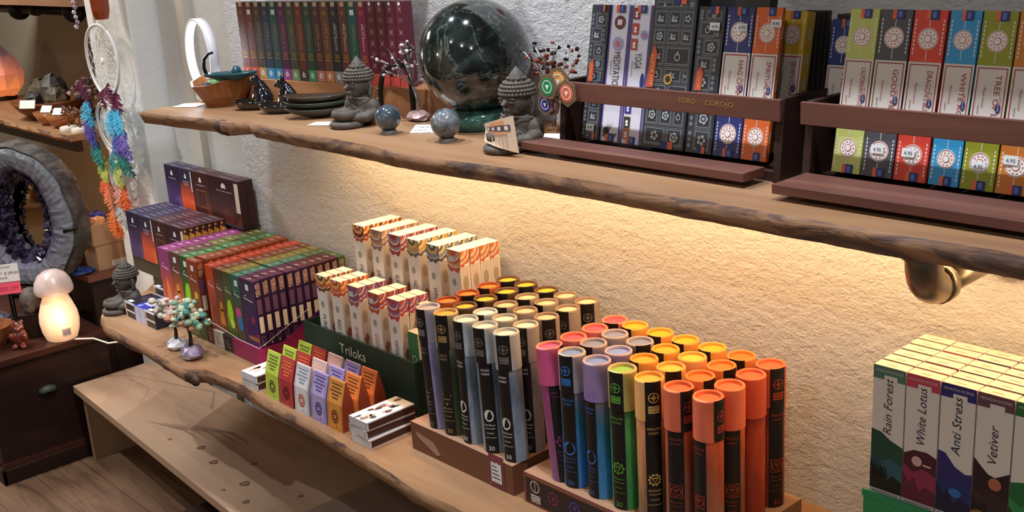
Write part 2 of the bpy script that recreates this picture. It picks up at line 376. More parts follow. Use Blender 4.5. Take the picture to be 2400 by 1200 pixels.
def rack(X0, X1, label, text, lipX0, lipX1, tilt=0):
    e = empty('display_rack', ((X0+X1)/2, 1.96, US), label, 'rack', 'wooden incense racks'); cx = (X0+X1)/2
    def part(n, f, rotx=0, mt=None):
        m = MB(); m.T = Matrix.Translation((-cx, -1.96, -US)); f(m); return m.build(n, e, bevel=.0015)
    for a in (X0, X1-.018):
        def side(m, a=a):
            pts = [(1.897, US), (2.08, US), (2.12, 2.0), (1.915, 2.002)]
            vs = [(a, y, z) for y, z in pts]+[(a+.018, y, z) for y, z in pts]
            m.add(vs, [(0, 1, 2, 3), (7, 6, 5, 4)]+[(i, i+4, (i+1) % 4+4, (i+1) % 4) for i in range(4)], M_rackd)
        part('side_panel', side)
    r = part('top_rail', lambda m: m.box(X0-.002, X1+.002, 1.895, 1.905, 1.957, 2.002, M_rack))
    if text:
        m = MB(); m.T = Matrix.Translation((-cx, -1.96, -US)); f = Flat(m, (X0, 1.895, 1.957), (1, 0, 0), (0, 0, 1), .0006)
        f.text('TORO', .375, .021, .011, GOLD, width=.046); f.text('COROJO', .447, .021, .011, GOLD, width=.073); f.disc(.505, .036, .0015, GOLD)
        tag(m.build('gold_lettering', r), 'gold stamped words TORO and COROJO', None)
    def lip(m):
        m.box(lipX0, lipX1, 1.778 if not text else 1.822, 1.895, US+.013, US+.032, M_rack)
        m.box((lipX0+lipX1)/2-.16, (lipX0+lipX1)/2-.13, 1.9, 2.0, US+.004, US+.016, M_rackd)
    part('front_lip', lip)
    part('base_board', lambda m: m.box(X0+.018, X1-.018, 1.905, 2.12, US, US+.022, M_rackd))
    part('back_board', lambda m: m.box(X0+.018, X1-.018, 2.12, 2.132, US, 1.98, M_rackd))
    return e
rack(-1.92, -1.288, 'dark wooden rack with TORO COROJO on its rail, left of the two racks', True, -1.975, -1.322)
rack(-1.238, -.62, 'dark wooden rack at the right edge with a scuffed blank rail', False, -1.225, -.60)

def satya(f, w, h, ink, title, flip_=False, lines=True, tagk=True):
    dk = mat('#%s' % ink.strip('#'), .42)
    b = h*.30
    f.rect(0, b, w, h-b, mat('#cfc6bd', .5)); f.frame(w*.06, b+h*.012, w*.94, h-b-h*.012, w*.03, REDT, 2)
    for y0 in (b*.52, h-b*.55):
        f.disc(w*.5, y0, w*.31, SEAL, 1, 24); f.ring(w*.5, y0, w*.27, w*.29, SEALR, 2, 24); f.disc(w*.5, y0, w*.12, SEALR, 2); f.disc(w*.5, y0, w*.095, SEAL, 3)
        for k in range(10):
            a = 2*pi*k/10; f.disc(w*.5+w*.195*cos(a), y0+w*.195*sin(a), w*.028, SEALR, 2, 5)
        f.rect(w*.49, y0+w*.34, w*.51, y0+w*.62, SEAL, 1); f.rect(w*.49, y0-w*.62, w*.51, y0-w*.34, SEAL, 1)
    for x in (w*.08, w*.92):
        for y0, y1 in ((b*.12, b*.8), (h-b*.85, h-b*.15)):
            n = 9
            for k in range(n):
                q = y0+(y1-y0)*k/n; f.rect(x-w*.018, q, x+w*.018, q+(y1-y0)/n*.62, SEAL, 1)
    mid = h*.5
    dn = -1
    if title:
        f.text(title, w*.62, h-b-h*.05, w*.17, REDT, 3, dn, width=min(h*.3, .0105*len(title)+.01))
        f.text('SATYA', w*.80, mid+h*.03, w*.06, REDT, 3, dn)
    f.disc(w*.80, mid-h*.035, w*.075, NAVY, 3, 16, h*.028); f.text('SATYA', w*.83, mid-h*.05, w*.05, STK, 4, 1)
    f.text('Masala Incense', w*.30, mid+h*.08, w*.07, REDT, 3, dn, shear=.3)
    f.text('Agarbatti', w*.2, mid-h*.02, w*.05, INK, 3, dn)
    if tagk:
        for y0 in (0, h-h*.055):
            f.rect(w*.38, y0, w*.50, y0+h*.055, ORNG, 3); f.rect(w*.50, y0, w*.76, y0+h*.055, NAVY, 3); f.rect(w*.56, y0+h*.01, w*.68, y0+h*.045, mat('#4f6ab0', .4), 4)
def carved(f, w, h, seed, big=False, tagx=.5):
    """engraved silver panels on black, like hammered squares"""
    r = random.Random(seed); sil = mat('#66717b', .35, .2); sil2 = mat('#98a2aa', .35, .2); bk = mat('#22262c', .4)
    cols = 2 if big else 1; y = h*.02; lw = w*.012 if big else w*.02
    while y < h*.93:
        hh = w*(.36 if big else .62)*r.uniform(.75, 1.05)
        if y+hh > h*.97: hh = h*.975-y
        x = w*.05
        while x < w*.9:
            ww = (w*.9 if not big else w*r.choice((.3, .42, .5)))
            if x+ww > w*.84: ww = w*.95-x
            if not big: ww = w*.62; x = w*.08+(w*.2 if int(y*300) % 2 else 0)
            f.frame(x, y, x+ww, y+hh, lw, sil); f.frame(x+lw*2.5, y+lw*2.5, x+ww-lw*2.5, y+hh-lw*2.5, lw*.7, sil2)
            cx, cy, q = x+ww/2, y+hh/2, min(ww, hh)*.26
            k = r.randint(0, 3)
            if k == 0: f.ring(cx, cy, q*.6, q*1.0, sil2, 2, 20, .15, 5); f.disc(cx, cy, q*.35, sil2, 2, 8)
            elif k == 1: f.poly([(cx-q, cy-q*.7), (cx+q*.9, cy-q*.8), (cx+q*.5, cy), (cx+q*.9, cy+q*.6), (cx, cy+q*.3), (cx-q*.7, cy+q*.9)], sil2, 2); f.ring(cx, cy, q*.15, q*.3, bk, 3, 10)
            elif k == 2:
                for a in range(5): f.disc(cx+q*.7*cos(a*1.257), cy+q*.7*sin(a*1.257), q*.36, sil2, 2, 10); 
                f.disc(cx, cy, q*.3, bk, 3, 10)
            else: f.ring(cx, cy-q*.2, q*.5, q*.75, sil2, 2, 16); f.poly([(cx-q*.5, cy+q*.2), (cx, cy+q*1.1), (cx+q*.5, cy+q*.2)], sil2, 2)
            if not big:
                ox = .78 if x < w*.2 else .12
                for kk in range(3): f.disc(w*ox, y+hh*(.2+.3*kk), w*.07, sil, 1, 8)
                break
            x += ww+w*.02
        y += hh+w*.03
    # ribbon
    rb = [(w*.0, h*.40), (w*.16, h*.40), (w*.2, h*.62), (w*.12, h*.685), (w*.03, h*.60)] if big else [(w*.12, h*.43), (w*.38, h*.43), (w*.42, h*.55), (w*.3, h*.60), (w*.14, h*.56)]
    f.poly(rb, mat('#c14a33', .4), 4)
    if big: f.text('SUPER HIT', w*.065, h*.62, w*.085, mat('#e0b060', .4), 5, -1, width=h*.21); f.ring(w*.5, h*.46, w*.06, w*.1, GOLD, 4); f.disc(w*.5, h*.46, w*.06, bk, 3)
    else: f.text('SUPER HIT', w*.22, h*.56, w*.1, mat('#e0b060', .4), 5, -1, width=h*.12)
    for y0 in (0, h*.95):
        f.rect(w*.46, y0, w*.64, y0+h*.05, NAVY, 4); f.rect(w*.64, y0, w*.76, y0+h*.05, ORNG, 4)
def whitebox(f, w, h, title, kind):
    pu = mat('#4a3580', .4); f.rect(0, 0, w*.07, h, pu); f.rect(w*.93, 0, w, h, pu)
    f.text(title, w*.36, h*.66, w*.34, INK, 2, -1, width=h*.028*len(title)); f.text('Masala Incense', w*.22, h*.60, w*.07, INK, 2, -1)
    if kind == 0:
        f.disc(w*.52, h*.875, w*.28, mat('#5b2a35', .4), 2, 22, h*.05); f.rect(w*.40, h*.855, w*.64, h*.895, mat('#cfc8c8', .4), 3)
        f.disc(w*.5, h*.72, w*.27, mat('#9a94b8', .4), 2, 22); f.disc(w*.5, h*.72, w*.12, SEALR, 3, 18)
        f.poly([(w*.1, h*.03), (w*.8, h*.04), (w*.9, h*.06), (w*.2, h*.065)], mat('#4f6a50', .5), 2)
        for k in range(4): f.poly([(w*.3, h*.05), (w*(.34+.12*k), h*.15), (w*.36, h*.05)], INK if k % 2 else mat('#6a7a40', .5), 3)
        f.disc(w*.3, h*.075, w*.16, INK, 3, 10)
    else:
        for y0, c in ((.9, '#7a2c22'), (.79, '#b2382a'), (.68, '#a84438'), (.22, '#33308a'), (.115, '#332a22'), (.03, '#b06a4a')):
            f.rect(w*.1, h*y0, w*.42, h*(y0+.082), mat(c, .45), 2); f.disc(w*.26, h*(y0+.045), w*.07, STK, 3, 8); f.rect(w*.2, h*(y0+.015), w*.33, h*(y0+.03), STK, 3)
        f.disc(w*.7, h*.79, w*.18, mat('#8f8fb8', .45), 2); f.disc(w*.7, h*.79, w*.08, SEALR, 3)
        f.disc(w*.82, h*.46, w*.1, NAVY, 3, 16, h*.06)
    for y0 in (0, h*.945): f.rect(w*.3, y0, w*.45, y0+h*.055, ORNG, 4); f.rect(w*.45, y0, w*.75, y0+h*.055, NAVY, 4); f.rect(w*.52, y0+h*.01, w*.64, y0+h*.045, mat('#4f6ab0', .4), 5)
def incense_slab(x, y, z, w, h, d, base, design, label, group='incense boxes in the wooden racks', sticker=None, tilt=0, sides=None):
    x *= 1.012; y += .024
    m = MB(); m.box(0, w, 0, d, 0, h, mat(base, .42), **(sides or {}))
    f = Flat(m, (0, 0, 0), (1, 0, 0), (0, 0, 1), .0005); design(f)
    # simple print on the right flank too
    g = Flat(m, (w, 0, 0), (0, 1, 0), (0, 0, 1), .0005)
    for k in range(5): g.rect(d*.3, h*(.12+.17*k), d*.7, h*(.2+.17*k), mat('#b9b2aa', .5))
    o = m.build('incense_box', loc=(x, y, z), rot=(-LEAN, tilt, 0)); tag(o, label, 'incense box', group)
    if sticker:
        s = MB(); sx, sy = sticker; q = Flat(s, (0, 0, 0), (1, 0, 0), (0, 0, 1), .0032)
        q.rect(sx, sy, sx+.026, sy+.016, STK); q.text('4.95', sx+.005, sy+.004, .007, INK, 1.3); tag(s.build('price_sticker', o), 'white price sticker', None)
    return o
H0 = .315; BZ0 = US+.034; w_ = .0605
B1 = [(-1.848, .056, '#262b33', lambda f: carved(f, .056, H0, 11), 'black carved-pattern incense box at the left end of the left rack', (.016, .02)),
      (-1.788, .060, '#c9c6cf', lambda f: whitebox(f, .060, H0, 'MEDITATION', 0), 'white MEDITATION incense box with a purple edge in the left rack', None),
      (-1.724, .060, '#c9c6cf', lambda f: whitebox(f, .060, H0, 'YOGA', 1), 'white YOGA incense box with small pose pictures in the left rack', None),
      (-1.661, .122, '#262b33', lambda f: carved(f, .122, .335, 5, True), 'wide black SUPER HIT incense box with carved pattern, taller than its neighbours', None),
      (-1.534, .070, '#2a2f36', lambda f: carved(f, .070, H0, 23), 'black carved-pattern incense box between the wide black one and the blue one', (.034, H0-.05)),
      (-1.460, .069, '#232f6b', lambda f: satya(f, .069, H0, '#232f6b', 'NAG CHAMPA'), 'dark blue NAG CHAMPA incense box in the left rack', (.03, H0-.05)),
      (-1.388, .064, '#d0602a', lambda f: satya(f, .064, H0, '#d0602a', 'SPIRITUAL AURA'), 'orange incense box reading AURA near the right of the left rack', (.04, H0-.04))]
for i, (x, ww, c, d, lab, st) in enumerate(B1):
    incense_slab(x, 1.90, BZ0, ww, .335 if i == 3 else H0, [.03, .03, .03, .045, .03, .03, .010][i], c, d, lab, sticker=st, sides=dict(left=mat('#4a4a80', .4)) if i in (1, 2) else None)
incense_slab(-1.385, 1.985, BZ0, .066, .30, .03, '#c9a233', lambda f: satya(f, .066, .30, '#c9a233', 'SEVEN CHAKRA'), 'yellow SEVEN CHAKRA incense box at the right end of the left rack')
for x, ww, h, lab in ((-1.645, .1, .325, 'black incense box half hidden behind the wide carved one'), (-1.53, .13, .328, 'black incense box standing behind the carved and blue ones')):
    incense_slab(x, 1.985 if x < -1.6 else 1.965, BZ0, ww, h, .028, '#24262a', lambda f: None, lab, group='dark boxes in the back row of the left rack')
for k in range(4):
    m = MB(); m.box(0, .055, 0, .012, 0, .30, mat('#2a2622', .4), top=mat('#b99a3a', .4)); o = m.build('incense_box', loc=(-1.392+.004*k, 2.056+.0125*k, US+.026), rot=(-LEAN*.6, 0, 0))
    tag(o, 'thin black gold-topped box behind the yellow incense box, %s from the front' % ORD[k], 'incense box', 'thin gold-topped boxes behind the yellow one')
incense_slab(-1.281, 2.015, US+.001, .060, H0, .03, '#25386f', lambda f: satya(f, .060, H0, '#25386f', 'REIKI'), 'navy REIKI incense box standing in the gap between the two racks')
for k in range(3):
    m = MB(); m.box(0, .05, 0, .012, 0, .32, mat('#2a2622', .4), top=mat('#b99a3a', .4)); o = m.build('incense_box', loc=(-1.29+.006*k, 2.074+.015*k, US+.001), rot=(-LEAN*.5, 0, 0))
    tag(o, 'thin black and gold box behind the navy REIKI box, %s from the front' % ORD[k], 'incense box', 'thin gold-topped boxes behind the navy one')
B2 = [('#b9bf6a', 'CALIFORNIAN WHITE SAGE', 'lime green CALIFORNIAN incense box at the left end of the right rack', None), ('#4b4a52', 'GOOD VIBES', 'grey GOOD VIBES incense box in the right rack', (.016, .045)), ('#cf3f30', "DRAGON'S BLOOD", "red DRAGON'S BLOOD incense box in the right rack", (.012, .045)),
      ('#2f8fc0', 'WHITE ROSE', 'sky blue incense box in the right rack, right of the red one', None), ('#8c8f22', 'TREE OF LIFE', 'olive TREE OF LIFE incense box in the right rack', (.017, .035)), ('#c4742a', 'PALO SANTO', 'orange-brown incense box in the right rack, cut by the right picture edge', (.008, .052))]
xs2 = [-1.172, -1.108, -1.041, -.972, -.912, -.848]; ws2 = [.061, .064, .064, .057, .061, .061]
for (c, ti, lab, st), x, ww in zip(B2, xs2, ws2):
    incense_slab(x, 1.90, BZ0, ww, H0, .032, c, lambda f, c=c, ti=ti, ww=ww: satya(f, ww, H0, c, ti), lab, sticker=st)
    incense_slab(x+.002, 1.936, BZ0, ww-.004, H0-.004, .03, '#3a2f2a', lambda f: None, 'dark incense box behind the %s one' % lab.split(' incense box')[0], group='back row of the right rack')

# ---- red price sign on the wall above the sphere
m = MB(); m.box(-.03, .03, -.002, 0, 0, .05, mat('#8e2a32', .6)); tag(m.build('wall_sign', loc=(-2.29, WY-.001, 2.248)), 'small dark red sign on the white wall above the big sphere', 'sign')

# ---- row of flat boxes with colourful spines on a wooden tray
ang = math.atan2(.107, .80); L0 = Vector((-3.49, 1.945, 0)); dx = Vector((cos(ang), sin(ang), 0))
e = empty('wooden_tray', (L0+dx*.42)+Vector((0, 0, US)), 'light wooden tray carrying the row of tall thin incense boxes', 'tray', rz=ang)
m = MB(); m.box(-.46, .47, -.012, 0, 0, .082, M_stand); m.build('front_board', e, bevel=.001)
m = MB(); m.box(-.46, .47, 0, .118, .07, .082, M_stand); m.build('base_board', e)
m = MB(); m.box(-.46, -.448, 0, .118, 0, .07, M_stand); m.build('end_board', e)
m = MB(); m.box(.458, .47, 0, .118, 0, .07, M_stand); m.build('end_board', e)
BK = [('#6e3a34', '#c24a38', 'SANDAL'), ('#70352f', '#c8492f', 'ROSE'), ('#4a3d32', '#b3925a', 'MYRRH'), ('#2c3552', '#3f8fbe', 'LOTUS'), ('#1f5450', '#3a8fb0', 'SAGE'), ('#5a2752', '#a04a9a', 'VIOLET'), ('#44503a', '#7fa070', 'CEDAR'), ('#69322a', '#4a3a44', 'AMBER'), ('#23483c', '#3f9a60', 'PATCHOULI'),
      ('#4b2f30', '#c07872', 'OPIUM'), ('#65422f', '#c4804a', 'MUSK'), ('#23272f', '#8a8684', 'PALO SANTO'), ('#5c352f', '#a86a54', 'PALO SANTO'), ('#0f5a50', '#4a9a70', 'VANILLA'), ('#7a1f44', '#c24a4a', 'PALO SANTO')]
BN = ['brick red', 'rust red', 'olive brown', 'navy', 'teal', 'purple', 'moss green', 'russet', 'bottle green', 'dark maroon', 'tan brown', 'black-blue', 'chestnut', 'bright green-teal', 'magenta']
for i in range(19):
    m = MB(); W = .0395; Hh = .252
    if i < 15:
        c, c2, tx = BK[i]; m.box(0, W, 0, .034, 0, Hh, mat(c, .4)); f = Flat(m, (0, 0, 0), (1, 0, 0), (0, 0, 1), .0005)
        f.rect(0, 0, W, .036, mat(c2, .4)); f.ring(W*.5, .018, W*.12, W*.2, WHITE, 2, 10); f.rect(W*.42, .01, W*.5, .03, WHITE, 2)  # light on the foot of the spine, painted as a brighter band
        g = mat('#a98a50', .4) if i not in (11, 12, 14) else mat('#d8cfc8', .5)
        f.text(tx, W*.42, .185, W*.22, g, 1, -1, width=.085); f.text('Incense Sticks', W*.66, .18, W*.13, g, 1, -1)
        f.text('30', W*.25, .075, W*.4, GOLD, 1); f.rect(W*.2, .068, W*.8, .071, GOLD); f.ring(W*.5, .218, W*.1, W*.16, GOLD, 1, 12)
        f.rect(W*.35, Hh-.014, W*.8, Hh, mat('#b7a58c', .5), 2)
        if i in (1, 4, 13): f.rect(W*.35, .212, W*.8, .228, STK, 3)
        lab = '%s thin box with a painted-light %s band at its foot in the book-like row' % (BN[i], ['red', 'orange-red', 'sand', 'blue', 'pale blue', 'violet', 'pale green', 'dusky violet', 'green', 'pink', 'light orange', 'grey', 'dull rose', 'green', 'coral'][i])
        grp = 'thin boxes with coloured spines'
    else:
        m.box(0, W, 0, .034, 0, Hh, mat('#571a2a', .4)); f = Flat(m, (0, 0, 0), (1, 0, 0), (0, 0, 1), .0005); f.rect(0, 0, W, .036, mat('#c24a40', .4))  # last strip: lit foot painted in a brighter red
        for k in range(6):
            y = .06+.034*k; q = mat('#9a6a78', .5)
            if k % 3 == 1: f.text('30', W*.28, y-.005, .014, q)
            else: f.poly([(W*.3, y-.012), (W*.5, y-.002), (W*.7, y-.012), (W*.62, y), (W*.7, y+.012), (W*.5, y+.002), (W*.3, y+.012), (W*.38, y)], q)
        f.disc(W*.5, Hh-.006, W*.14, WHITE, 2, 10)
        lab = 'maroon patterned thin incense box, %s after the magenta one' % ORD[i-15]; grp = 'maroon patterned boxes'
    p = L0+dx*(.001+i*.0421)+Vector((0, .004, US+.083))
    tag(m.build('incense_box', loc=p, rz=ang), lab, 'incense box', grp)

# ---- ring lamp
e = empty('ring_lamp', (-3.655, 1.885, US), 'white ring-shaped LED table lamp at the left end of the upper shelf', 'lamp', rz=rad(-9))
m = MB(); R = .130; n = 64; W = .032; vs = []
for r_, y in ((R, -W/2), (R, W/2), (R-.008, W/2), (R-.008, -W/2)):
    for i in range(n): a = 2*pi*i/n; vs.append((r_*cos(a), y, .155+r_*sin(a)))
fs = [(j*n+i, j*n+(i+1) % n, ((j+1) % 4)*n+(i+1) % n, ((j+1) % 4)*n+i) for j in range(4) for i in range(n)]
m.add(vs, fs, mat('#c9c4c6', .35), True); m.build('ring', e)
m = MB(); vs = []
for y in (-W*.42, W*.42):
    for i in range(n+1): a = rad(60)+rad(240)*i/n; vs.append(((R-.0095)*cos(a), y, .155+(R-.0095)*sin(a)))
m.add(vs, [(i, i+1, n+2+i, n+1+i) for i in range(n)], mat('#e8f0ff', .4, emis=5.0), True); tag(m.build('led_strip', e), 'glowing white inner strip', None)
m = MB(); m.box(-.03, .035, -.032, .032, 0, .036, mat('#dcdcda', .35)); m.build('base', e, bevel=.004)
light('ring_lamp_light', 'POINT', (-3.64, 1.84, US+.165), .55, (.85, .92, 1), shadow_soft_size=.05)

# ---- wooden bowl with small dishes
def bowlprof(r0, r1, h, t): return [(r0, 0), ((r0+r1)/2, h*.42), (r1, h), (r1-t, h), ((r0+r1)/2-t, h*.45), (r0*.8, t*1.2), (1e-4, t)]
m = MB(); m.lathe(bowlprof(.062, .108, .085, .008), wood('bowl_wood', '#7d4a2a', '#9a6236', '#ad7646', 2, 8, .4), 10, smooth=False)
for i, v_ in enumerate(m.v):
    if v_.z > .08: v_.z += .012*cos(math.atan2(v_.y, v_.x)*2+.4)
tag(m.build('wooden_bowl', loc=(-3.50, 1.865, US), rz=.2), 'faceted brown wooden bowl filled with small coloured dishes', 'bowl')
def dish(x, y, z, r, h, c, lab, tx=0, ty=0, name='small_dish'):
    m = MB(); m.lathe(bowlprof(r*.5, r, h, .004), mat(c, .2), 24); o = m.build(name, loc=(x, y, z), rot=(tx, ty, 0)); tag(o, lab, 'dish', 'ceramic dishes in the wooden bowl'); return o
dish(-3.53, 1.895, US+.068, .062, .028, '#cfd6da', 'white ceramic dish tilted in the wooden bowl', .06, -.08)
dish(-3.46, 1.845, US+.062, .050, .024, '#7fae6a', 'green ceramic dish at the front of the wooden bowl', -.05, .05)
dish(-3.535, 1.855, US+.046, .04, .028, '#1c2440', 'dark blue ceramic dish low on the left in the wooden bowl', .1, 0)
e = empty('ceramic_burner', (-3.415, 1.855, US+.098), 'dark teal oblong ceramic burner with a curved black handle on the wooden bowl', 'incense burner', rz=.75)
m = MB(); m.lathe([(.03, -.01), (.085, .006), (.095, .018), (.088, .018), (.03, .004), (1e-4, .003)], mat('#1c4248', .25), 24, sx=1, sy=.38); m.build('plate', e)
m = MB(); m.ball((.02, 0, .022), .017, mat('#2a4a55', .25)); m.build('knob', e)
m = MB(); m.tube([(-.082, 0, .012), (-.088, 0, .04), (-.083, 0, .065), (-.066, 0, .082), (-.05, 0, .086)], .006, mat('#0f0f12', .2), 8, rs=[.007, .0065, .006, .005, .004]); m.build('handle', e)

# ---- glossy black cats on boat dishes
def cat(x, y, rz, label):
    bk = mat('#0a0910', .06, coat=1, spec=.6); e = empty('cat_figurine', (x, y, US), label, 'figurine', 'black cat incense holders', rz)
    m = MB(); m.lathe([(.03, 0), (.05, .01), (.064, .032), (.058, .032), (.045, .016), (1e-4, .012)], mat('#17130f', .15, coat=1), 20, sx=1.15, sy=.62); m.build('boat_dish', e)
    m = MB(); m.lathe([(.001, .012), (.028, .016), (.034, .03), (.026, .055), (.017, .078), (.012, .092), (.001, .098)], bk, 18, c=(.028, 0), sx=1, sy=.85)
    m.ball((.014, 0, .094), .0165, bk, sx=1.15, sy=.9, sz=.9); m.ball((-.002, 0, .089), .0085, bk)
    for s in (-1, 1): m.lathe([(.0075, .1), (.0058, .114), (.0015, .128), (.0005, .13)], bk, 10, c=(.02, s*.009), sx=.7, sy=.8)
    for s in (-1, 1): m.tube([(.012, s*.012, .06), (.002, s*.013, .035), (-.006, s*.013, .018)], .006, bk, 8)
    m.tube([(.05, .01, .02), (.06, .03, .028), (.045, .045, .03), (.02, .042, .028)], .005, bk, 8)
    m.tube([(.03, 0, .09), (.044, 0, .06), (.054, 0, .03)], .018, bk, 12, rs=[.011, .018, .022]); o = m.build('cat_body', e); remesh(o, .0035, 3); return e
cat(-3.295, 1.86, rad(38), 'glossy black cat incense holder nearest the wooden bowl')
cat(-3.14, 1.862, rad(38), 'glossy black cat incense holder beside the stack of dark dishes')
# ---- stack of dark boat dishes
for k in range(3):
    m = MB(); n = 28; vs = []; fs = []
    for r_, z in ((.25, 0), (.8, .014), (1, .028), (.96, .030), (.74, .018), (.05, .006)):
        for i in range(n):
            a = 2*pi*i/n; x = cos(a)*.108*r_; y = sin(a)*.045*r_*(1-.25*cos(a)); vs.append((x, y, z+.006*abs(cos(a))**3*r_))
    fs = [(j*n+i, j*n+(i+1) % n, (j+1)*n+(i+1) % n, (j+1)*n+i) for j in range(5) for i in range(n)]+[tuple(range(n-1, -1, -1)), tuple(range(5*n, 6*n))]
    m.add(vs, fs, mat(['#2f2a22', '#26301f', '#3a2d22'][k], .3, coat=.3), True)
    o = m.build('ceramic_dish', loc=(-2.94-.004*k, 1.88+.003*k, US+.019*k), rz=rad(44)); tag(o, ['lowest dark oval dish of the stack of three beside the cats', 'middle dark green oval dish of the stack of three beside the cats', 'top brown oval dish of the stack of three beside the cats'][k], 'dish', 'stacked dark oval dishes')
# ---- black iron handle
e = empty('iron_handle_stand', (-2.70, 2.015, US), 'black curved iron handle stand with studs behind the left buddha', 'stand')
pts = [(-.105, 0, 0), (-.1, 0, .07), (-.085, 0, .115), (-.055, 0, .145), (0, 0, .155), (.045, 0, .152), (.058, 0, .13), (.058, 0, .05), (.055, 0, 0)]
m = MB(); m.tube(pts, .0085, mat('#0e0d0f', .3), 10); m.build('handle_bar', e)
for z in (.02, .05, .08):
    m = MB(); m.ball((-.104+.004*(z > .06), -.0095, z), .003, mat('#b8b4ac', .3, .8), 8, k=6); m.build('stud', e)

# ---- buddha figures (a head and draped shoulders over a lap bowl)
t = NT('grey_brown_stone'); n = t.noise(t.coord(), 60, 5, .6); t.bump(n, .25, .002); M_stone = t.col(t.ramp(n, [(.3, '#3f3830'), (.7, '#5d544a')]), .65)
def buddha(x, y, z, s, rz, label, name='buddha_statue'):
    e = empty(name, (x, y, z), label, 'statue', 'small stone buddha busts', rz)   # faces -Y, height about .2*s
    m = MB(); m.T = Matrix.Diagonal((s*1.2, s*1.2, s, 1))
    m.ball((0, .0, .035), .050, M_stone, sx=.95, sy=.62, sz=.75); m.ball((0, .002, .056), .047, M_stone, sx=1.02, sy=.58, sz=.66)      # torso, shoulders
    for q in (-1, 1): m.ball((q*.041, .0, .048), .022, M_stone, sx=.8, sy=.95, sz=1.5); m.tube([(q*.048, -.002, .04), (q*.047, -.03, .03), (q*.022, -.055, .03)], .014, M_stone, 12, rs=[.017, .016, .013])
    m.tube([(0, .0, .078), (0, -.002, .105)], .022, M_stone, 14)
    hs = len(m.v); m.ball((0, -.004, .133), .0305, M_stone, sx=.88, sy=1.0, sz=1.15)          # skull
    m.ball((0, -.012, .118), .021, M_stone, sx=.9, sy=1, sz=1)                 # jaw
    m.tube([(0, -.032, .139), (0, -.0395, .127), (0, -.035, .1225)], .004, M_stone, 8, rs=[.0028, .0052, .003])       # nose
    m.ball((0, -.0315, .115), .0055, M_stone, sx=1.3, sy=.8, sz=.6); m.ball((0, -.030, .110), .005, M_stone, sx=1.2, sz=.7); m.ball((0, -.028, .102), .007, M_stone)
    for q in (-1, 1):
        m.ball((q*.011, -.0305, .131), .0055, M_stone, sx=1.3, sy=.6, sz=.7); m.ball((q*.012, -.031, .139), .006, M_stone, sx=1.5, sy=.5, sz=.4)
        m.tube([(q*.028, .002, .142), (q*.0305, .004, .125), (q*.028, .002, .105)], .004, M_stone, 8, rs=[.004, .0045, .005])
    def hd(m, a=0, k=1.22):
        for v_ in m.v[a:]: v_.x *= k; v_.y = (v_.y+.002)*(k-.04)-.004; v_.z = s*.203-(s*.203-v_.z)*1.17
    hd(m, hs); o = m.build('body', e); remesh(o, .0024*s, 1)
    m = MB(); m.T = Matrix.Diagonal((s*1.2, s*1.2, s, 1))                                         # hair: stacked curls and topknot
    for k, (zz, r_) in enumerate(((.147, .0335), (.1545, .0325), (.162, .0295), (.169, .024))):
        nn = max(8, int(2*pi*r_/.0068)); 
        for i in range(nn):
            a = 2*pi*i/nn+k*.3; m.ball((r_*.93*cos(a), -.002+r_*sin(a)*1.02, zz), .0048, M_stone, 7, k=5)
    m.ball((0, -.002, .155), .031, M_stone, 16, sz=.72); m.lathe([(.018, .172), (.016, .18), (.011, .19), (.004, .199), (.0005, .203)], M_stone, 14, c=(0, -.002))
    for k in range(10): a = 2*pi*k/10; m.ball((.016*cos(a), -.002+.016*sin(a), .178), .0042, M_stone, 7, k=5)
    hd(m, 0, 1.13); m.build('hair', e)
    m = MB(); m.T = Matrix.Diagonal((s*1.2, s*1.2, s, 1))
    m.lathe([(.001, .0), (.04, 0), (.046, .006), (.046, .015), (.04, .021), (.001, .021)], M_stone, 28, c=(0, -.052), sx=.95, sy=.95); m.build('crossed_legs', e)
    m = MB(); m.T = Matrix.Diagonal((s*1.2, s*1.2, s, 1))
    m.lathe([(.001, .021), (.03, .023), (.04, .034), (.038, .05), (.033, .053), (.028, .048), (.001, .044)], M_stone, 28, c=(0, -.054), sx=.95, sy=.9); m.build('lap_bowl', e)
    m = MB(); m.T = Matrix.Diagonal((s*1.2, s*1.2, s, 1))
    for k in range(3): m.tube([(-.03+.006*k, -.024, .082-.003*k), (-.005+.01*k, -.035+.001*k, .066-.004*k), (.03+.003*k, -.034, .05-.004*k), (.045, -.025, .036-.003*k)], .0014, M_stone, 6)
    m.tube([(-.045, -.01, .083), (-.02, -.028, .0835), (.0, -.032, .082), (.02, -.028, .0835), (.045, -.01, .083)], .0016, mat('#7a7066', .6), 6); m.build('robe_folds', e)
    return e
buddha(-2.715, 1.885, US, .97, rad(4), 'grey stone buddha bust in front of the book-like row, left of the big sphere')
buddha(-2.04, 1.885, US, 1.0, rad(4), 'grey stone buddha bust with a creased paper leaning on it, right of the big sphere')

# ---- spheres
t = NT('dark_green_jasper'); v = t.coord('Object', (1, 1, 1)); n = t.noise(v, 9, 8, .62, 2.6); n2 = t.noise(v, 6, 5, .5, 1.2); n3 = t.noise(t.coord('Object', (1, 1, 1), (1, 0, .5)), 6.5, 5, .55, 2.6)
c = t.ramp(n, [(.40, '#0e1312'), (.52, '#171f1c'), (.62, '#2a3732'), (.74, '#4c5a50')]); vein = t.ramp(n3, [(.488, 0.), (.5, .38), (.512, 0.)])
c = t.mix(t.ramp(n2, [(.56, 0.), (.70, .55)]), c, '#4c3c2c'); c = t.mix(vein, c, '#8a9a90'); t.b.inputs['Coat Weight'].default_value = .6; t.b.inputs['Coat Roughness'].default_value = .03; M_jas = t.col(c, .1, .5)
m = MB(); m.ball((0, 0, 0), .1535, M_jas, 64, k=40); tag(m.build('stone_sphere', loc=(-2.350, 2.018, US+.197)), 'large polished dark green veined stone sphere on a green stand', 'sphere')
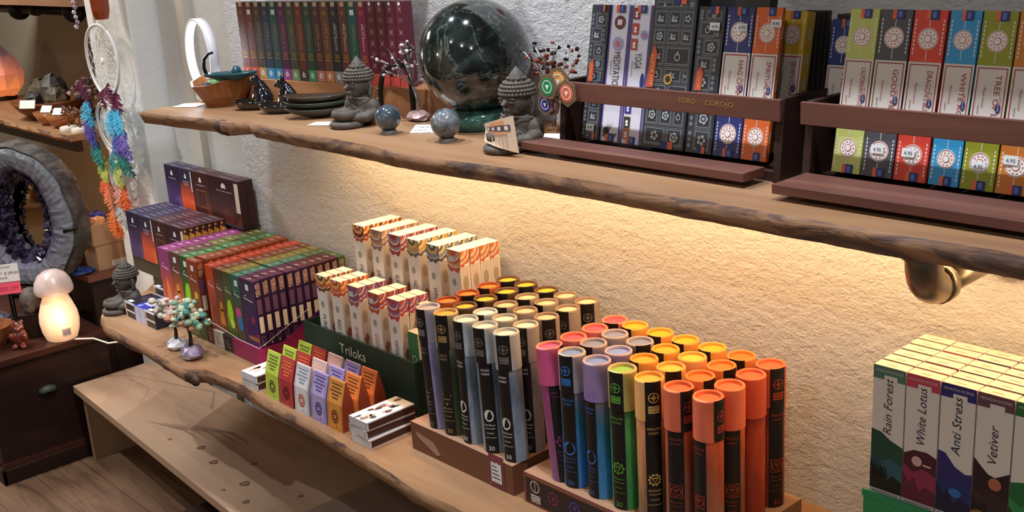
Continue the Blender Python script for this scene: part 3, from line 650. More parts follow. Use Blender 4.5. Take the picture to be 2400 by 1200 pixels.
m = MB(); t = NT('pale_green_stone'); n = t.noise(t.coord(), 14, 6, .6, 1.5); M_gst = t.col(t.ramp(n, [(.35, '#1f3a33'), (.55, '#40655a'), (.72, '#7d9a8c')]), .12)
m.lathe([(.078, 0), (.088, .009), (.09, .025), (.086, .044), (.07, .056), (.062, .0565), (.05, .0515), (1e-4, .042)], M_gst, 40); tag(m.build('sphere_stand', loc=(-2.350, 2.018, US)), 'green stone ring stand under the large sphere', 'stand')
t = NT('labradorite'); n = t.noise(t.coord(), 30, 6, .65, .8); t.b.inputs['Coat Weight'].default_value = .5; M_lab = t.col(t.ramp(n, [(.3, '#20262c'), (.55, '#454f57'), (.72, '#6d7880')]), .15)
t = NT('grey_speckled_stone'); n = t.noise(t.coord(), 45, 6, .65, .5); t.b.inputs['Coat Weight'].default_value = .5; M_lab2 = t.col(t.ramp(n, [(.35, '#30373b'), (.5, '#5a646a'), (.65, '#86807c')]), .18)
for x, y, r_, mm, a, b in ((-2.508, 1.822, .0362, M_lab, 'small dark blue-grey polished sphere left of the big sphere', 'small ring stand under the dark blue-grey sphere'), (-2.270, 1.832, .0395, M_lab2, 'small speckled grey polished sphere in front of the big sphere', 'small ring stand under the speckled grey sphere')):
    m = MB(); m.ball((0, 0, 0), r_, mm, 40, k=24); tag(m.build('stone_sphere', loc=(x, y, US+.0095+r_)), a, 'sphere', 'small polished spheres')
    m = MB(); m.lathe([(.0225, 0), (.0225, .009), (.018, .0125), (.014, .0118), (.012, 0)], mat('#6a625a', .3), 20, cap=False); m.lathe([(1e-4, 0), (.0225, 0)], mat('#6a625a', .3), 20); tag(m.build('ring_stand', loc=(x, y, US)), b, 'stand', 'small ring stands')

# ---- wire gem trees
def wire_tree(x, y, z, label, base_m, wire, chips, spread, height, seed, base_r=.035, trunk=.06, name='gem_tree', nb=9, cs=.007, bias=(0, 0), base_sz=.5, thick=.0016, group=None, flat=.8):
    r = random.Random(seed); e = empty(name, (x, y, z), label, 'gem tree', group)
    m = MB(); m.ball((0, 0, base_r*base_sz*.8), base_r, base_m, 9, sx=1.15, sy=.9, sz=base_sz, k=6)
    for v_ in m.v: v_ += Vector((r.uniform(-1, 1), r.uniform(-1, 1), r.uniform(-.5, .5)))*base_r*.13; v_.z = max(0, v_.z)
    m.sm = [False]*len(m.f); m.build('stone_base', e)
    w = MB(); ch = [MB() for _ in chips]; z0 = base_r*base_sz*1.2; k0 = Vector((0, 0, z0)); k1 = Vector((bias[0]*.3, bias[1]*.3, z0+trunk))
    w.tube([k0, k0.lerp(k1, .5)+Vector((.004, .003, 0)), k1], thick*2.6, wire, 8, rs=[thick*4, thick*2.6, thick*2.4])
    for b in range(nb):
        a = 2*pi*b/nb+r.uniform(-.4, .4); el = r.uniform(.15, 1.25); L = spread*r.uniform(.75, 1.1)
        end = k1+Vector((cos(a)*cos(el)*L+bias[0], sin(a)*cos(el)*L*flat+bias[1], sin(el)*height*r.uniform(.8, 1.05)))
        mid = k1.lerp(end, .5)+Vector((r.uniform(-.01, .01), r.uniform(-.01, .01), .008))
        w.tube([k1, mid, end], thick, wire, 5)
        for j in range(7):
            p = mid.lerp(end, j/6.)+Vector([r.uniform(-1, 1)*cs*2.0 for _ in range(3)]); w.tube([mid.lerp(end, max(0, j/6.-.1)), p], thick*.6, wire, 4)
            mb = r.choice(ch); q = cs*r.uniform(.7, 1.25); s0 = len(mb.v); mb.ball(tuple(p), q, chips[ch.index(mb)], 6, sx=r.uniform(.7, 1.3), sy=r.uniform(.7, 1.2), sz=r.uniform(.6, 1.1), k=4); mb.sm = [False]*len(mb.f)
    w.build('wire_trunk', e)
    for mb in ch:
        if mb.v: tag(mb.build('gem_leaves', e), None, None, None, 'stuff')
    return e
SIL = mat('#a9a6a6', .3, .8)
wire_tree(-2.60, 2.0, US, 'silver wire tree with dark and pearly chips left of the big sphere', speck('rose_quartz', ['#8a6a66', '#b39290', '#c9b0aa'], 18, .25), SIL, [mat('#2c1d22', .2), mat('#d9cfd2', .2), mat('#6a4a50', .2)], .10, .15, 4, .034, .08, nb=12, cs=.0058, bias=(-.02, -.02))
wire_tree(-2.075, 2.035, US, 'silver wire tree with red-brown chips behind the right buddha', speck('amber_rock', ['#3a2618', '#6b4526', '#8f6a40'], 18, .3), SIL, [mat('#4f241c', .2), mat('#8a4a3a', .2), mat('#241a1c', .2)], .12, .15, 12, .032, .085, nb=12, cs=.006, bias=(.015, -.01))

# ---- cards and tags
def sheet(name, loc, pts, mt, label, cat_, lines=None, rot=None, rz=0):
    """thin paper: list of corner points, local, given a real thickness"""
    m = MB(); n = len(pts); T = .0009
    up_ = [(a, b, c+T) for a, b, c in pts]; m.add(list(pts)+up_, [tuple(range(n-1, -1, -1)), tuple(range(n, 2*n))]+[(i, (i+1) % n, (i+1) % n+n, i+n) for i in range(n)], mt)
    if lines: lines(m)
    o = m.build(name, loc=loc, rz=rz, rot=rot); tag(o, label, cat_); return o
def wr(ls, w0, h0, sz, c=INK, z=.0012, x0=.008):
    def f(m):
        g = Flat(m, (-w0/2, -h0/2, z), (1, 0, 0), (0, 1, 0), .0003)
        for i, s_ in enumerate(ls): g.text(s_, x0, h0-.02-i*sz*2.1, sz, c, shear=.2)
    return f
def rectpts(w0, h0): return [(-w0/2, -h0/2, 0), (w0/2, -h0/2, 0), (w0/2, h0/2, 0), (-w0/2, h0/2, 0)]
sheet('price_card', (-3.60, 1.79, US+.001), rectpts(.10, .075), CARD, 'white card lying under the ring lamp at the shelf end', 'card', wr(['Ring lamp', 'rainbow'], .10, .075, .008), rz=.5)
sheet('price_card', (-2.435, 1.905, US+.004), rectpts(.10, .065), CARD, 'white handwritten card lying between the two small spheres', 'card', wr(['Tree of Rose', 'Quartz', 'tree 24.99'], .10, .065, .009), rot=(rad(14), 0, .55))
sheet('price_card', (-2.83, 1.815, US+.001), rectpts(.07, .055), CARD, 'white card lying by the base of the left buddha', 'card', wr(['Buddha', '18.00'], .07, .055, .007), rz=.5)
sheet('price_card', (-2.02, 1.985, US+.004), rectpts(.07, .05), CARD, 'white card behind the right buddha next to the left rack', 'card', None, rot=(rad(25), 0, .5))
m = MB(); m.T = Matrix.Rotation(rad(80), 4, 'X')
pts = [(0, 0), (.07, -.004), (.085, .03), (.05, .045), (.015, .032)]
m.add([(a, b, 0) for a, b in pts]+[(a, b, .0012) for a, b in pts], [(4, 3, 2, 1, 0), (5, 6, 7, 8, 9)]+[(i, (i+1) % 5, (i+1) % 5+5, i+5) for i in range(5)], mat('#a57a58', .7))
tag(m.build('paper_tag', loc=(-2.80, 1.838, US+.002), rz=.75), 'folded tan paper tag leaning on the left buddha', 'tag')
# creased paper leaning on the right buddha
m = MB(); G = 6; P0 = [(-2.071, 1.902), (-1.964, 1.931), (-1.951, 1.841), (-2.059, 1.862)]; vs = []
for j in range(G+1):
    for i in range(G+1):
        u_, v_ = i/G, j/G; x = (P0[0][0]*(1-u_)+P0[1][0]*u_)*(1-v_)+(P0[3][0]*(1-u_)+P0[2][0]*u_)*v_; z = (P0[0][1]*(1-u_)+P0[1][1]*u_)*(1-v_)+(P0[3][1]*(1-u_)+P0[2][1]*u_)*v_
        vs.append((x+2.0, -.012*sin(u_*pi)-.02*max(0, v_+(1-u_)-1.35), z-US))
k = (G+1)**2; vb = vs+[(x, y+.0012, z) for x, y, z in vs]; fs = []
for j in range(G):
    for i in range(G): a = j*(G+1)+i; fs += [(a, a+G+1, a+G+2, a+1), (a+k, a+k+1, a+k+G+2, a+k+G+1)]
m.add(vb, fs, mat('#d8bfa6', .75), True)
def pp(u_, v_): 
    x = (P0[0][0]*(1-u_)+P0[1][0]*u_)*(1-v_)+(P0[3][0]*(1-u_)+P0[2][0]*u_)*v_; z = (P0[0][1]*(1-u_)+P0[1][1]*u_)*(1-v_)+(P0[3][1]*(1-u_)+P0[2][1]*u_)*v_
    return (x+2.0, -.012*sin(u_*pi)-.0012-.02*max(0, v_+(1-u_)-1.35), z-US)
def strip(u0, v0, u1, v1, c): 
    N = 5; vs = []
    for i in range(N+1): u_ = u0+(u1-u0)*i/N; vs += [pp(u_, v0), pp(u_, v1)]
    m.add(vs, [(2*i, 2*i+1, 2*i+3, 2*i+2) for i in range(N)], c)
strip(.12, .22, .9, .4, mat('#5a4d55', .6)); strip(.3, .06, .75, .2, mat('#d99a6a', .7)); strip(.3, .42, .8, .5, mat('#d99a6a', .7))
for i in range(5): strip(.3+.11*i, .55, .33+.11*i, .9, mat('#c4a890', .7))
for i in range(4): strip(.15+.2*i, .25, .24+.2*i, .37, mat('#e2dad6', .7))
tag(m.build('paper_leaflet', loc=(-2.0, 1.792, US)), 'creased pinkish paper leaflet leaning against the right buddha', 'leaflet')
# painted badge cluster hanging on the left rack corner
e = empty('badge_cluster', (-1.905, 1.892, 1.985), 'cluster of colourful round chakra badges on brown card hung on the left rack corner', 'sticker')
def hexp(cx, cy, r_, n=6, a0=0): return [(cx+r_*cos(a0+2*pi*i/n), cy+r_*sin(a0+2*pi*i/n)) for i in range(n)]
bc = mat('#6d5640', .7)
def badge(cx, cy, r_, c, y, name, shape):
    m = MB(); pts = hexp(cx, cy, r_*1.25, 6, shape); m.prism([(a, b) for a, b in pts], y, y+.003, bc)
    f = Flat(m, (0, y, 0), (1, 0, 0), (0, 0, 1), .0006); f.ring(cx, cy, 0, r_*.8, mat(c, .5), 1, 24, .06, 12); f.ring(cx, cy, r_*.5, r_*.58, WHITE, 2, 24); f.poly([(cx-r_*.25, cy+r_*.15), (cx, cy-r_*.3), (cx+r_*.25, cy+r_*.15)], WHITE, 2)
    tag(m.build('badge', e), name, None)
badge(.002, .018, .030, '#d99a48', -.004, 'yellow badge', .3); badge(.032, -.008, .027, '#dd6a48', -.008, 'coral badge', .6); badge(-.022, -.042, .02, '#8a4a70', -.004, 'violet badge', .2)
badge(-.036, -.022, .024, '#3a84c8', -.010, 'blue badge', .1); badge(-.034, -.038, .022, '#2c2f8a', -.016, 'indigo badge', .5); badge(-.018, .006, .027, '#17864c', -.021, 'green badge', 0)
# ================================================================ lower shelf
# ---- incense tubes: black printed strip down the side, overlapping lid with a paper disc on top
RB, RL, ZB, ZJ, ZT = .0325, .0342, 0, .254, .350
def marble(name, cols, scale=14, dist=1.5, stretch=(1, 1, .6)):
    t = NT(name); n = t.noise(t.coord('Object', stretch), scale, 5, .6, dist); c = t.n('ShaderNodeTexCoord'); sp = t.n('ShaderNodeSeparateXYZ'); t.l(c.outputs['Object'], sp.inputs[0])
    z = t.math('ADD', t.math('MULTIPLY', sp.outputs[2], 2.6), t.math('MULTIPLY', t.math('SUBTRACT', n, .5), 1.0)); k = len(cols)
    return t.col(t.ramp(z, [(.08+.62*i/(k-1), h) for i, h in enumerate(cols)]), .42)
BLK = mat('#171312', .5)
TT = {  # name: body colours (bottom..top), lid colours, rim, disc, print ink, kind
 'pink': (['#8a5a80', '#9a3f74', '#c07a9a'], ['#b53a84', '#d65a86'], '#e58a80', '#d95a9a', '#8a3a6a', 'crown'),
 'rose': (['#b8506a', '#c8606a'], ['#d2606a', '#e07a70'], '#ea7c62', '#d8506a', '#8a3a5a', 'crown'),
 'blue': (['#3a7ab8', '#2f6a80', '#7a6a78', '#9a8a92'], ['#8a7f88', '#a8a0a8'], '#c8b4a6', '#7b98dc', '#3a7ac8', 'eye'),
 'violet': (['#3f86c0', '#2f6a84', '#7a6a72', '#8a7ab0'], ['#7a62b0', '#a08aa8'], '#bda6b4', '#7c97e0', '#3a6ac0', 'eye'),
 'slate': (['#4a6a98', '#7a6a78', '#8a8290'], ['#8a8090', '#a89aa0'], '#b09a98', '#7f86a8', '#3a6ac0', 'eye'),
 'green': (['#3a8a4a', '#58a458', '#3a6a3a', '#9a8a4a'], ['#9a9650', '#b8a860'], '#d8b478', '#94c65a', '#5fa83a', 'heart'),
 'yellow': (['#8a6a4a', '#c88a5a', '#e8a070', '#e8a068'], ['#e09a50', '#e8b070'], '#f0a44a', '#f4b84a', '#d8b060', 'sun'),
 'amber': (['#a86a3a', '#d88a40', '#e89a48'], ['#e8a048', '#f0a850'], '#f09a3a', '#f6a42a', '#d8b060', 'sun'),
 'orange': (['#a84a2a', '#d0602a', '#e07838'], ['#e07838', '#e88a48'], '#f08038', '#f0702a', '#b04a2a', 'sun'),
 'red': (['#8a5a48', '#9a4a30', '#c8583a', '#d86a4a'], ['#d05a48', '#dc7050'], '#e87848', '#e4683e', '#9a3a28', 'square'),
 'crimson': (['#a03a28', '#c04a2c', '#8a2c20', '#d05a34'], ['#d05030', '#cc5638'], '#de6a40', '#d8603c', '#9a3a28', 'square'),
 'lavender': (['#8f86a8', '#7d76a0', '#a59ec0', '#aaa4c4'], ['#a8a2bc', '#b8b2c4'], '#b8b4c0', '#b4aebc', '#8a8684', 'tri'),
 'forest': (['#4a5838', '#3a4a2c', '#7a8a70', '#98a080'], ['#8a8270', '#a09a86'], '#c0a070', '#e2b04a', '#b8945a', 'triy'),
 'white': (['#8a96a4', '#5a6878', '#7a8694', '#9aa6b2'], ['#8f9ba6', '#b8c0c4'], '#b4b8ba', '#eceaea', '#e8e8e8', 'moon'),
 'grey': (['#9a938e', '#6e7078', '#a09a96', '#8a8c90'], ['#8c8884', '#a8a29c'], '#a8a29a', '#e6dcd4', '#e8e8e8', 'moon'),
 'ember': (['#8a3a1a', '#b8501e'], ['#b8541e', '#c8602a'], '#8a4428', '#f07a2a', '#b08050', 'triy'),
 'gold': (['#4a3220', '#5c3c24'], ['#4c3424', '#5a4030'], '#5a4030', '#f4b83a', '#b08050', 'triy'),
 'peach': (['#8a8280', '#7a7470'], ['#948a84', '#a8988a'], '#8a7464', '#e4c0a0', '#d8c8b8', 'moon'),
}
_tube = {}
def symbol(f, kind, ink, y, s=.0135):
    if kind == 'moon': f.disc(0, y, s*.95, mat('#d9d6d2', .5), 2, 24, s*1.25)
    elif kind in ('tri', 'triy'):
        q = s*1.1; f.poly([(-q, y+q), (0, y-q*1.3), (q, y+q)], ink, 2); f.poly([(-q*.6, y+q*.72), (0, y-q*.75), (q*.6, y+q*.72)], BLK, 3); f.rect(-q*.75, y-.001, q*.75, y+.001, ink, 4)
    elif kind == 'eye': f.disc(0, y, s*1.15, ink, 2, 24, s*1.35); f.ring(0, y, s*.5, s*.75, BLK, 3, 20); f.poly([(-s*.35, y+s*.3), (0, y-s*.45), (s*.35, y+s*.3)], BLK, 3)
    elif kind == 'square': f.frame(-s*1.1, y-s*1.2, s*1.1, y+s*1.2, s*.14, ink, 2); f.ring(0, y, s*.75, s*.9, ink, 2, 20); f.poly([(-s*.5, y+s*.4), (0, y-s*.5), (s*.5, y+s*.4)], ink, 3); f.poly([(-s*.25, y+s*.2), (0, y-s*.22), (s*.25, y+s*.2)], BLK, 4)
    else: f.ring(0, y, s*.8, s*1.05, ink, 2, 40, .16, {'sun': 10, 'crown': 6, 'heart': 8}[kind]); f.poly([(-s*.6, y+s*.4), (0, y-s*.7), (s*.6, y+s*.4)], ink, 3); f.poly([(-s*.38, y+s*.26), (0, y-s*.42), (s*.38, y+s*.26)], BLK, 4)
def tube_parts(key):
    """one shared pair of meshes per colour"""
    if key in _tube: return _tube[key]
    bc, lc, rim, disc, ink_, kind = TT[key]; ink = mat(ink_, .45); bm = marble('tube_paper_'+key, bc); lm = marble('lid_paper_'+key, lc, 18, 1.2)
    m = MB(); m.lathe([(RB, 0), (RB, ZJ+.01)], bm, 48)
    f = Flat(m, (0, 0, 0), (1, 0, 0), (0, 0, 1), .0005, (RB, 0)); W = .0195
    f.rect(-W, 0, W, ZJ, BLK, .6)
    f.text({'eye': 'HIMALAYAN', 'sun': 'HIMALAYAN', 'crown': 'HIMALAYAN', 'square': 'HIMALAYAN', 'heart': 'HIMALAYAN', 'moon': 'MOON'}.get(kind, 'EARTH'), 0, ZJ-.022, .0065, ink, 2, 0, 'C', width=.03 if kind not in ('moon', 'tri', 'triy') else .022)
    f.text('CHAKRA' if kind not in ('moon', 'tri', 'triy') else 'VIBES', 0, ZJ-.032, .0055, ink, 2, 0, 'C', width=.024)
    symbol(f, kind, ink, .108)
    f.text({'crown': 'Crown', 'eye': 'Third Eye', 'heart': 'Heart', 'sun': 'SOLAR PLEXUS', 'square': 'Root', 'moon': 'Full Moon'}.get(kind, 'Air'), 0, .078, .0055, ink, 2, 0, 'C', width=.03)
    f.rect(-.014, .070, .014, .0715, ink, 2); f.text('Incense', 0, .056, .0045, ink, 2, 0, 'C'); f.rect(-.016, .044, .016, .045, ink, 2)
    f.text('30', 0, .008, .0125, ink, 2, 0, 'C')
    mb_ = m
    l = MB(); rm = mat(rim, .5); dm = mat(disc, .6)
    l.lathe([(RL, ZJ), (RL, ZT-.003)], lm, 48, cap=False); l.lathe([(RL, ZT-.003), (RL-.0015, ZT), (RL-.0055, ZT), (RL-.007, ZT-.002), (RL-.007, ZT-.007)], rm, 48, cap=False); l.lathe([(1e-4, ZT-.007), (RL-.007, ZT-.007)], dm, 48, smooth=False)
    l.lathe([(RB, ZJ), (RL, ZJ)], rm, 48, cap=False)
    f = Flat(l, (0, 0, 0), (1, 0, 0), (0, 0, 1), .0005, (RL, 0)); f.rect(-W, ZJ, W, ZT, BLK, .6)
    lg = mat({'moon': '#77726c'}.get(kind, ink_), .45); yc = ZJ+.058
    f.ring(0, yc, .0105, .0125, lg, 2, 24); f.ring(0, yc, .0035, .005, lg, 2, 12); f.rect(-.0009, yc-.012, .0009, yc+.012, lg, 2); f.rect(-.012, yc-.0007, .012, yc+.0007, lg, 2)
    f.rect(-.0125, ZJ+.020, .0125, ZJ+.038, lg, 2); f.text("EARTH'S", 0, ZJ+.031, .005, BLK, 3, 0, 'C', width=.021); f.text('INCENSE', 0, ZJ+.023, .005, BLK, 3, 0, 'C', width=.021)
    _tube[key] = (m, l); return _tube[key]
_tm = {}
CNT = {}
def tube(key, x, y, body_d, lid_d, label, group, leanx=0, leany=0, z0=LS+.0865, dz=0):
    th = math.atan2(-y, -x)
    e = empty('incense_tube', (x, y, z0+dz), label, 'incense tube', group); e.rotation_euler = (leany, leanx, 0)
    if key not in _tm:
        a, b = tube_parts(key); ob = a.build('tube_body', e); ol = b.build('lid', e); _tm[key] = (ob.data, ol.data)
    else:
        ob = bpy.data.objects.new('tube_body', _tm[key][0]); ol = bpy.data.objects.new('lid', _tm[key][1])
        for o in (ob, ol): C.objects.link(o); o.parent = e
    ob.rotation_euler = (0, 0, th+rad(body_d)); ol.rotation_euler = (0, 0, th+rad(lid_d)); return e
def tray(name, x0, x1, y0, y1, z1, label, printed):
    cx, cy = (x0+x1)/2, (y0+y1)/2; e = empty(name, (cx, cy, LS), label, 'display box'); w, d = (x1-x0)/2, (y1-y0)/2; K = mat('#8a5f44', .75); K2 = mat('#9a7458', .8)
    if not printed: K = mat('#6f4630', .7)
    m = MB()
    m.box(-w, w, -d, d, 0, z1, K, top=K2)
    m.build('box_body', e)
    if printed:
        p = MB(); f = Flat(p, (-w, -d, 0), (1, 0, 0), (0, 0, 1), .0006); f.rect(.006, .006, 2*w-.006, z1-.012, mat('#2a1d20', .5)); f.frame(0, 0, 2*w, z1, .004, mat('#8a3a44', .5), 1.5)
        g = mat('#c9c4bc', .5); f.ring(.04, .055, .014, .017, g, 2); f.rect(.0395, .04, .0415, .07, g, 2); f.rect(.024, .010, .058, .032, g, 2); f.text("EARTH'S", .041, .023, .006, BLK, 3, 0, 'C', width=.03); f.text('INCENSE', .041, .013, .006, BLK, 3, 0, 'C', width=.03)
        for i, c in enumerate(('#7a2a4a', '#4a3a8a', '#2f5aa8', '#3a8a4a', '#b08a30', '#b0602a', '#9a2f24')):
            symbol(f, ['crown', 'eye', 'eye', 'heart', 'sun', 'sun', 'square'][i], mat(c, .5), .045) if False else None
            cx_ = .105+.075*i; f.ring(cx_, .045, .013, .018, mat(c, .5), 2, 40, .15, 8); f.poly([(cx_-.008, .05), (cx_, .036), (cx_+.008, .05)], mat(c, .5), 2)
        tag(p.build('printed_band', e), 'printed band of chakra symbols', None)
    else:
        p = MB(); f = Flat(p, (-w, -d, 0), (1, 0, 0), (0, 0, 1), .0006); f.poly([(.02, .062), (.10, .05), (.13, .02), (.11, .012), (.03, .045)], mat('#a08070', .6)); p.build('torn_tape', e)
        p = MB(); f = Flat(p, (-w, -d, 0), (1, 0, 0), (0, 0, 1), .0012); f.rect(.335, .004, .395, .098, mat('#7a3a48', .5)); f.rect(.345, .018, .385, .075, STK, 2)
        for k in range(4): f.rect(.35, .03+.011*k, .38-.004*k, .033+.011*k, INK, 3)
        for k in range(10): f.disc(.34+.05*((k*37) % 10)/10, .008+.085*k/10, .004, mat(['#b04a50', '#3a4a8a', '#c08a50'][k % 3], .5), 1.6, 6)
        tag(p.build('price_tag', e), 'white price tag on patterned paper', None)
    return e
tray('tube_display_box', -2.405, -1.978, 1.728, 2.115, .086, 'plain brown cardboard display box holding the grey, orange and white-topped incense tubes', False)
tray('tube_display_box', -1.937, -1.333, 1.730, 2.065, .086, 'cardboard display box with printed chakra symbols holding the rainbow incense tubes', True)
CN = {'pink': 'magenta', 'rose': 'rose pink', 'blue': 'sky blue-topped', 'violet': 'violet', 'slate': 'slate blue-topped', 'green': 'green', 'yellow': 'yellow', 'amber': 'amber', 'orange': 'orange', 'red': 'coral red', 'crimson': 'deep red',
      'lavender': 'lavender', 'forest': 'forest green', 'white': 'white-topped grey', 'grey': 'cream-topped grey', 'ember': 'dark orange', 'gold': 'gold-topped brown', 'peach': 'peach-topped grey'}
ROWN = ['front row', 'second row', 'third row', 'back row', 'rear row']
xs = [-1.862, -1.79, -1.708, -1.628, -1.547, -1.463, -1.382]; ys = [1.778, 1.854, 1.932, 2.008]
G2 = [['pink', 'blue', 'violet', 'green', 'yellow', 'red', 'red'], ['rose', 'slate', 'violet', 'amber', 'yellow', 'orange', 'red'], ['rose', 'slate', 'slate', 'amber', 'yellow', 'orange', 'crimson'], ['rose', 'amber', 'amber', 'amber', 'amber', 'orange', 'crimson']]
D2 = [[(10, 80), (-32, -32), (-48, 170), (-32, -32), (12, 14), (-18, 38), (-45, 52)], [(5, 200), (-40, -38), (0, 110), (-50, -55), (0, 10), (20, 45), (8, 170)], [(0, 180), (-60, 150), (0, 15), (-60, -40), (0, 190), (30, 40), (120, 160)], [(-20, -20), (-50, -50), (-40, -30), (-60, -40), (-70, -40), (-20, -20), (28, 30)]]
PX = ['at its left end', 'second from the left', 'third from the left', 'in the middle', 'third from the right', 'second from the right', 'at its right end']
rr = random.Random(4)
for j in range(4):
    for i in range(7):
        k = G2[j][i]; x = xs[i]+(0 if j else 0)+(.02 if (i == 0 and False) else 0); lx = 0
        if i == 0: x += .004
        if i == 0 and j == 0: lx = -.09; x += .022
        y = ys[j]+(-.0 if j else 0)
        tube(k, x, y, D2[j][i][0], D2[j][i][1], '%s incense tube, %s of the rainbow box, %s' % (CN[k], ROWN[j] if j < 3 else 'back row', PX[i]), 'incense tubes in the chakra box', leanx=lx, dz=0)
xs1 = [-2.335, -2.258, -2.175, -2.098, -2.017]; ys1 = [1.772, 1.841, 1.916, 1.996, 2.071]
G1 = [['lavender', 'forest', 'white', 'white', 'white'], ['ember', 'gold', 'white', 'grey', 'grey'], ['ember', 'gold', 'peach', 'peach', 'peach'], ['ember', 'gold', 'peach', 'peach', 'peach'], ['gold', 'gold', 'gold', 'peach', 'peach']]
D1 = [[(-55, -50), (-35, -28), (-55, -50), (-20, -38), (-38, -20), ], [(0, 160), (0, 180), (-60, -40), (0, 170), (-25, -30)], [(0, 0), (0, -40), (0, -30), (0, 150), (0, 10)], [(0, -30), (0, -30), (0, -20), (-30, -50), (0, -30)], [(0, 0), (0, 0), (0, 0), (0, 180), (0, 0)]]
PY = ['at its left end', 'second from the left', 'in the middle', 'second from the right', 'at its right end']; RN1 = ['front row', 'second row', 'middle row', 'fourth row', 'back row']
for j in range(5):
    for i in range(5):
        k = G1[j][i]; x = xs1[i]; lx = [-.05, -.02, -.012, -.03, -.03][i] if j == 0 else [-.02, -.02, -.02, -.02, -.01][i]
        x += -lx*.34
        tube(k, x, ys1[j], D1[j][i][0], D1[j][i][1], '%s incense tube, %s of the plain brown box, %s' % (CN[k], RN1[j], PY[i]), 'incense tubes in the plain brown box', leanx=lx, dz=0)

# ---- green display box with slim cream boxes in two tiers
GREEN = mat('#163a30', .5); GREEN2 = mat('#0f2b24', .55)
e = empty('display_box', (-2.87, 1.99, LS), 'dark green tiered display box lettered Triloka holding slim cream incense boxes', 'display box')
m = MB(); m.T = Matrix.Translation((2.87, -1.99, -LS))
m.box(-3.165, -2.555, 1.868, 1.876, LS, LS+.178, GREEN); m.box(-3.165, -3.157, 1.876, 2.18, LS, LS+.178, GREEN2); m.box(-2.563, -2.555, 1.876, 2.18, LS, LS+.178, GREEN2); m.box(-3.157, -2.563, 2.172, 2.18, LS, LS+.178, GREEN2)
m.build('tray_walls', e)
m = MB(); m.T = Matrix.Translation((2.87, -1.99, -LS)); m.box(-3.157, -2.563, 1.876, 1.995, LS, LS+.008, GREEN2); m.build('floor_board', e)
m = MB(); m.T = Matrix.Translation((2.87, -1.99, -LS)); m.box(-3.157, -2.563, 1.998, 2.172, LS, LS+.155, GREEN2); m.build('raised_step', e)
m = MB(); f = Flat(m, (-.305, -.124, 0), (1, 0, 0), (0, 0, 1), .0008); f.text('Triloka', .225, .118, .034, mat('#d8dcd8', .5), 1, width=.145); tag(m.build('lettering', e), 'white lettering reading Triloka', None)
CREAM = mat('#e9e6e3', .5)
def mandala(f, cx, top, r_, c1, c2, style):
    a, b = mat(c1, .5), mat(c2, .5)
    def half(rad_, m_, k, wob=0, wn=9):
        n = 24; pts = [(cx+rad_*(1+wob*cos(wn*pi*i/n*2))*cos(pi+pi*i/n), top+rad_*(1+wob*cos(wn*pi*i/n*2))*sin(pi+pi*i/n)) for i in range(n+1)]
        x0, x1 = f.clip; pts = [(min(max(x, x0), x1), y) for x, y in pts]; f.poly([(x0 if pts[0][0] <= x0 else pts[0][0], top)]+pts+[(pts[-1][0], top)], m_, k)
    half(r_*1.0, a, 1, .07, 7); half(r_*.82, CREAM, 2); half(r_*.76, b, 3, .06, 8)
    if style: half(r_*.62, a, 4); half(r_*.5, CREAM, 5); half(r_*.42, b, 6); half(r_*.26, a, 7)
    else: half(r_*.52, mat('#e9c27a', .5), 4, .08, 6); half(r_*.34, a, 5); half(r_*.16, CREAM, 6)
def slim(x, y, z, name_, c1, c2, style, label, group, ink='#3a3a3e', W=.058, D=.036, H=.345, rz=0, sticker=False):
    m = MB(); m.box(0, W, 0, D, 0, H, CREAM)
    f = Flat(m, (0, 0, 0), (1, 0, 0), (0, 0, 1), .0004); f.clip = (0, W); mandala(f, W*.5, H, W*1.15 if style else W*.95, c1, c2, style)
    f.disc(W*.45, H-.10, .009, mat('#9aa09a', .5), 2, 8, .012); f.text(name_, W*.34, H-.135, .019, mat(ink, .5), 2, -1, width=.019*len(name_)*.62)
    g = Flat(m, (W, 0, 0), (0, 1, 0), (0, 0, 1), .0004); g.clip = (0, D); g.rect(D*.1, 0, D*.9, H-.05, mat('#d9c9b8', .5), 1); mandala(g, 0, H, W*.85, c1, c2, style)
    g.disc(D*.5, H-.10, D*.28, mat('#b0a08a', .5), 2, 10, .022); g.poly([(D*.2, H-.175), (D*.5, H-.205), (D*.8, H-.17), (D*.5, H-.155)], mat('#9a5a48', .5), 2); g.poly([(D*.15, H-.25), (D*.5, H-.275), (D*.85, H-.24)], mat('#7a8a68', .5), 2)
    if sticker: f.rect(W*.15, H-.035, W*.6, H-.018, STK, 9)
    o = m.build('incense_box', loc=(x, y, z), rz=rz); tag(o, label, 'incense box', group); return o
FR = [(-3.085, 'PURE JASMINE', '#6a4a34', '#c86a4a', 0, 'slim cream incense box with a sunflower pattern, PURE JASMINE'), (-3.0, 'RED SANDAL', '#c8502e', '#e0703e', 0, 'slim cream incense box with an orange pattern, RED SANDAL'),
      (-2.902, 'AMBER', '#a85a68', '#8a5a8a', 1, 'slim cream incense box with a dusty rose pattern, AMBER'), (-2.792, 'GOOD FORTUNE', '#c8603a', '#a04a6a', 1, 'slim cream incense box with orange and plum arcs, GOOD FORTUNE'), (-2.69, 'HIMALAYA', '#c84a50', '#a06a9a', 1, 'slim cream incense box with red and mauve arches, HIMALAYA')]
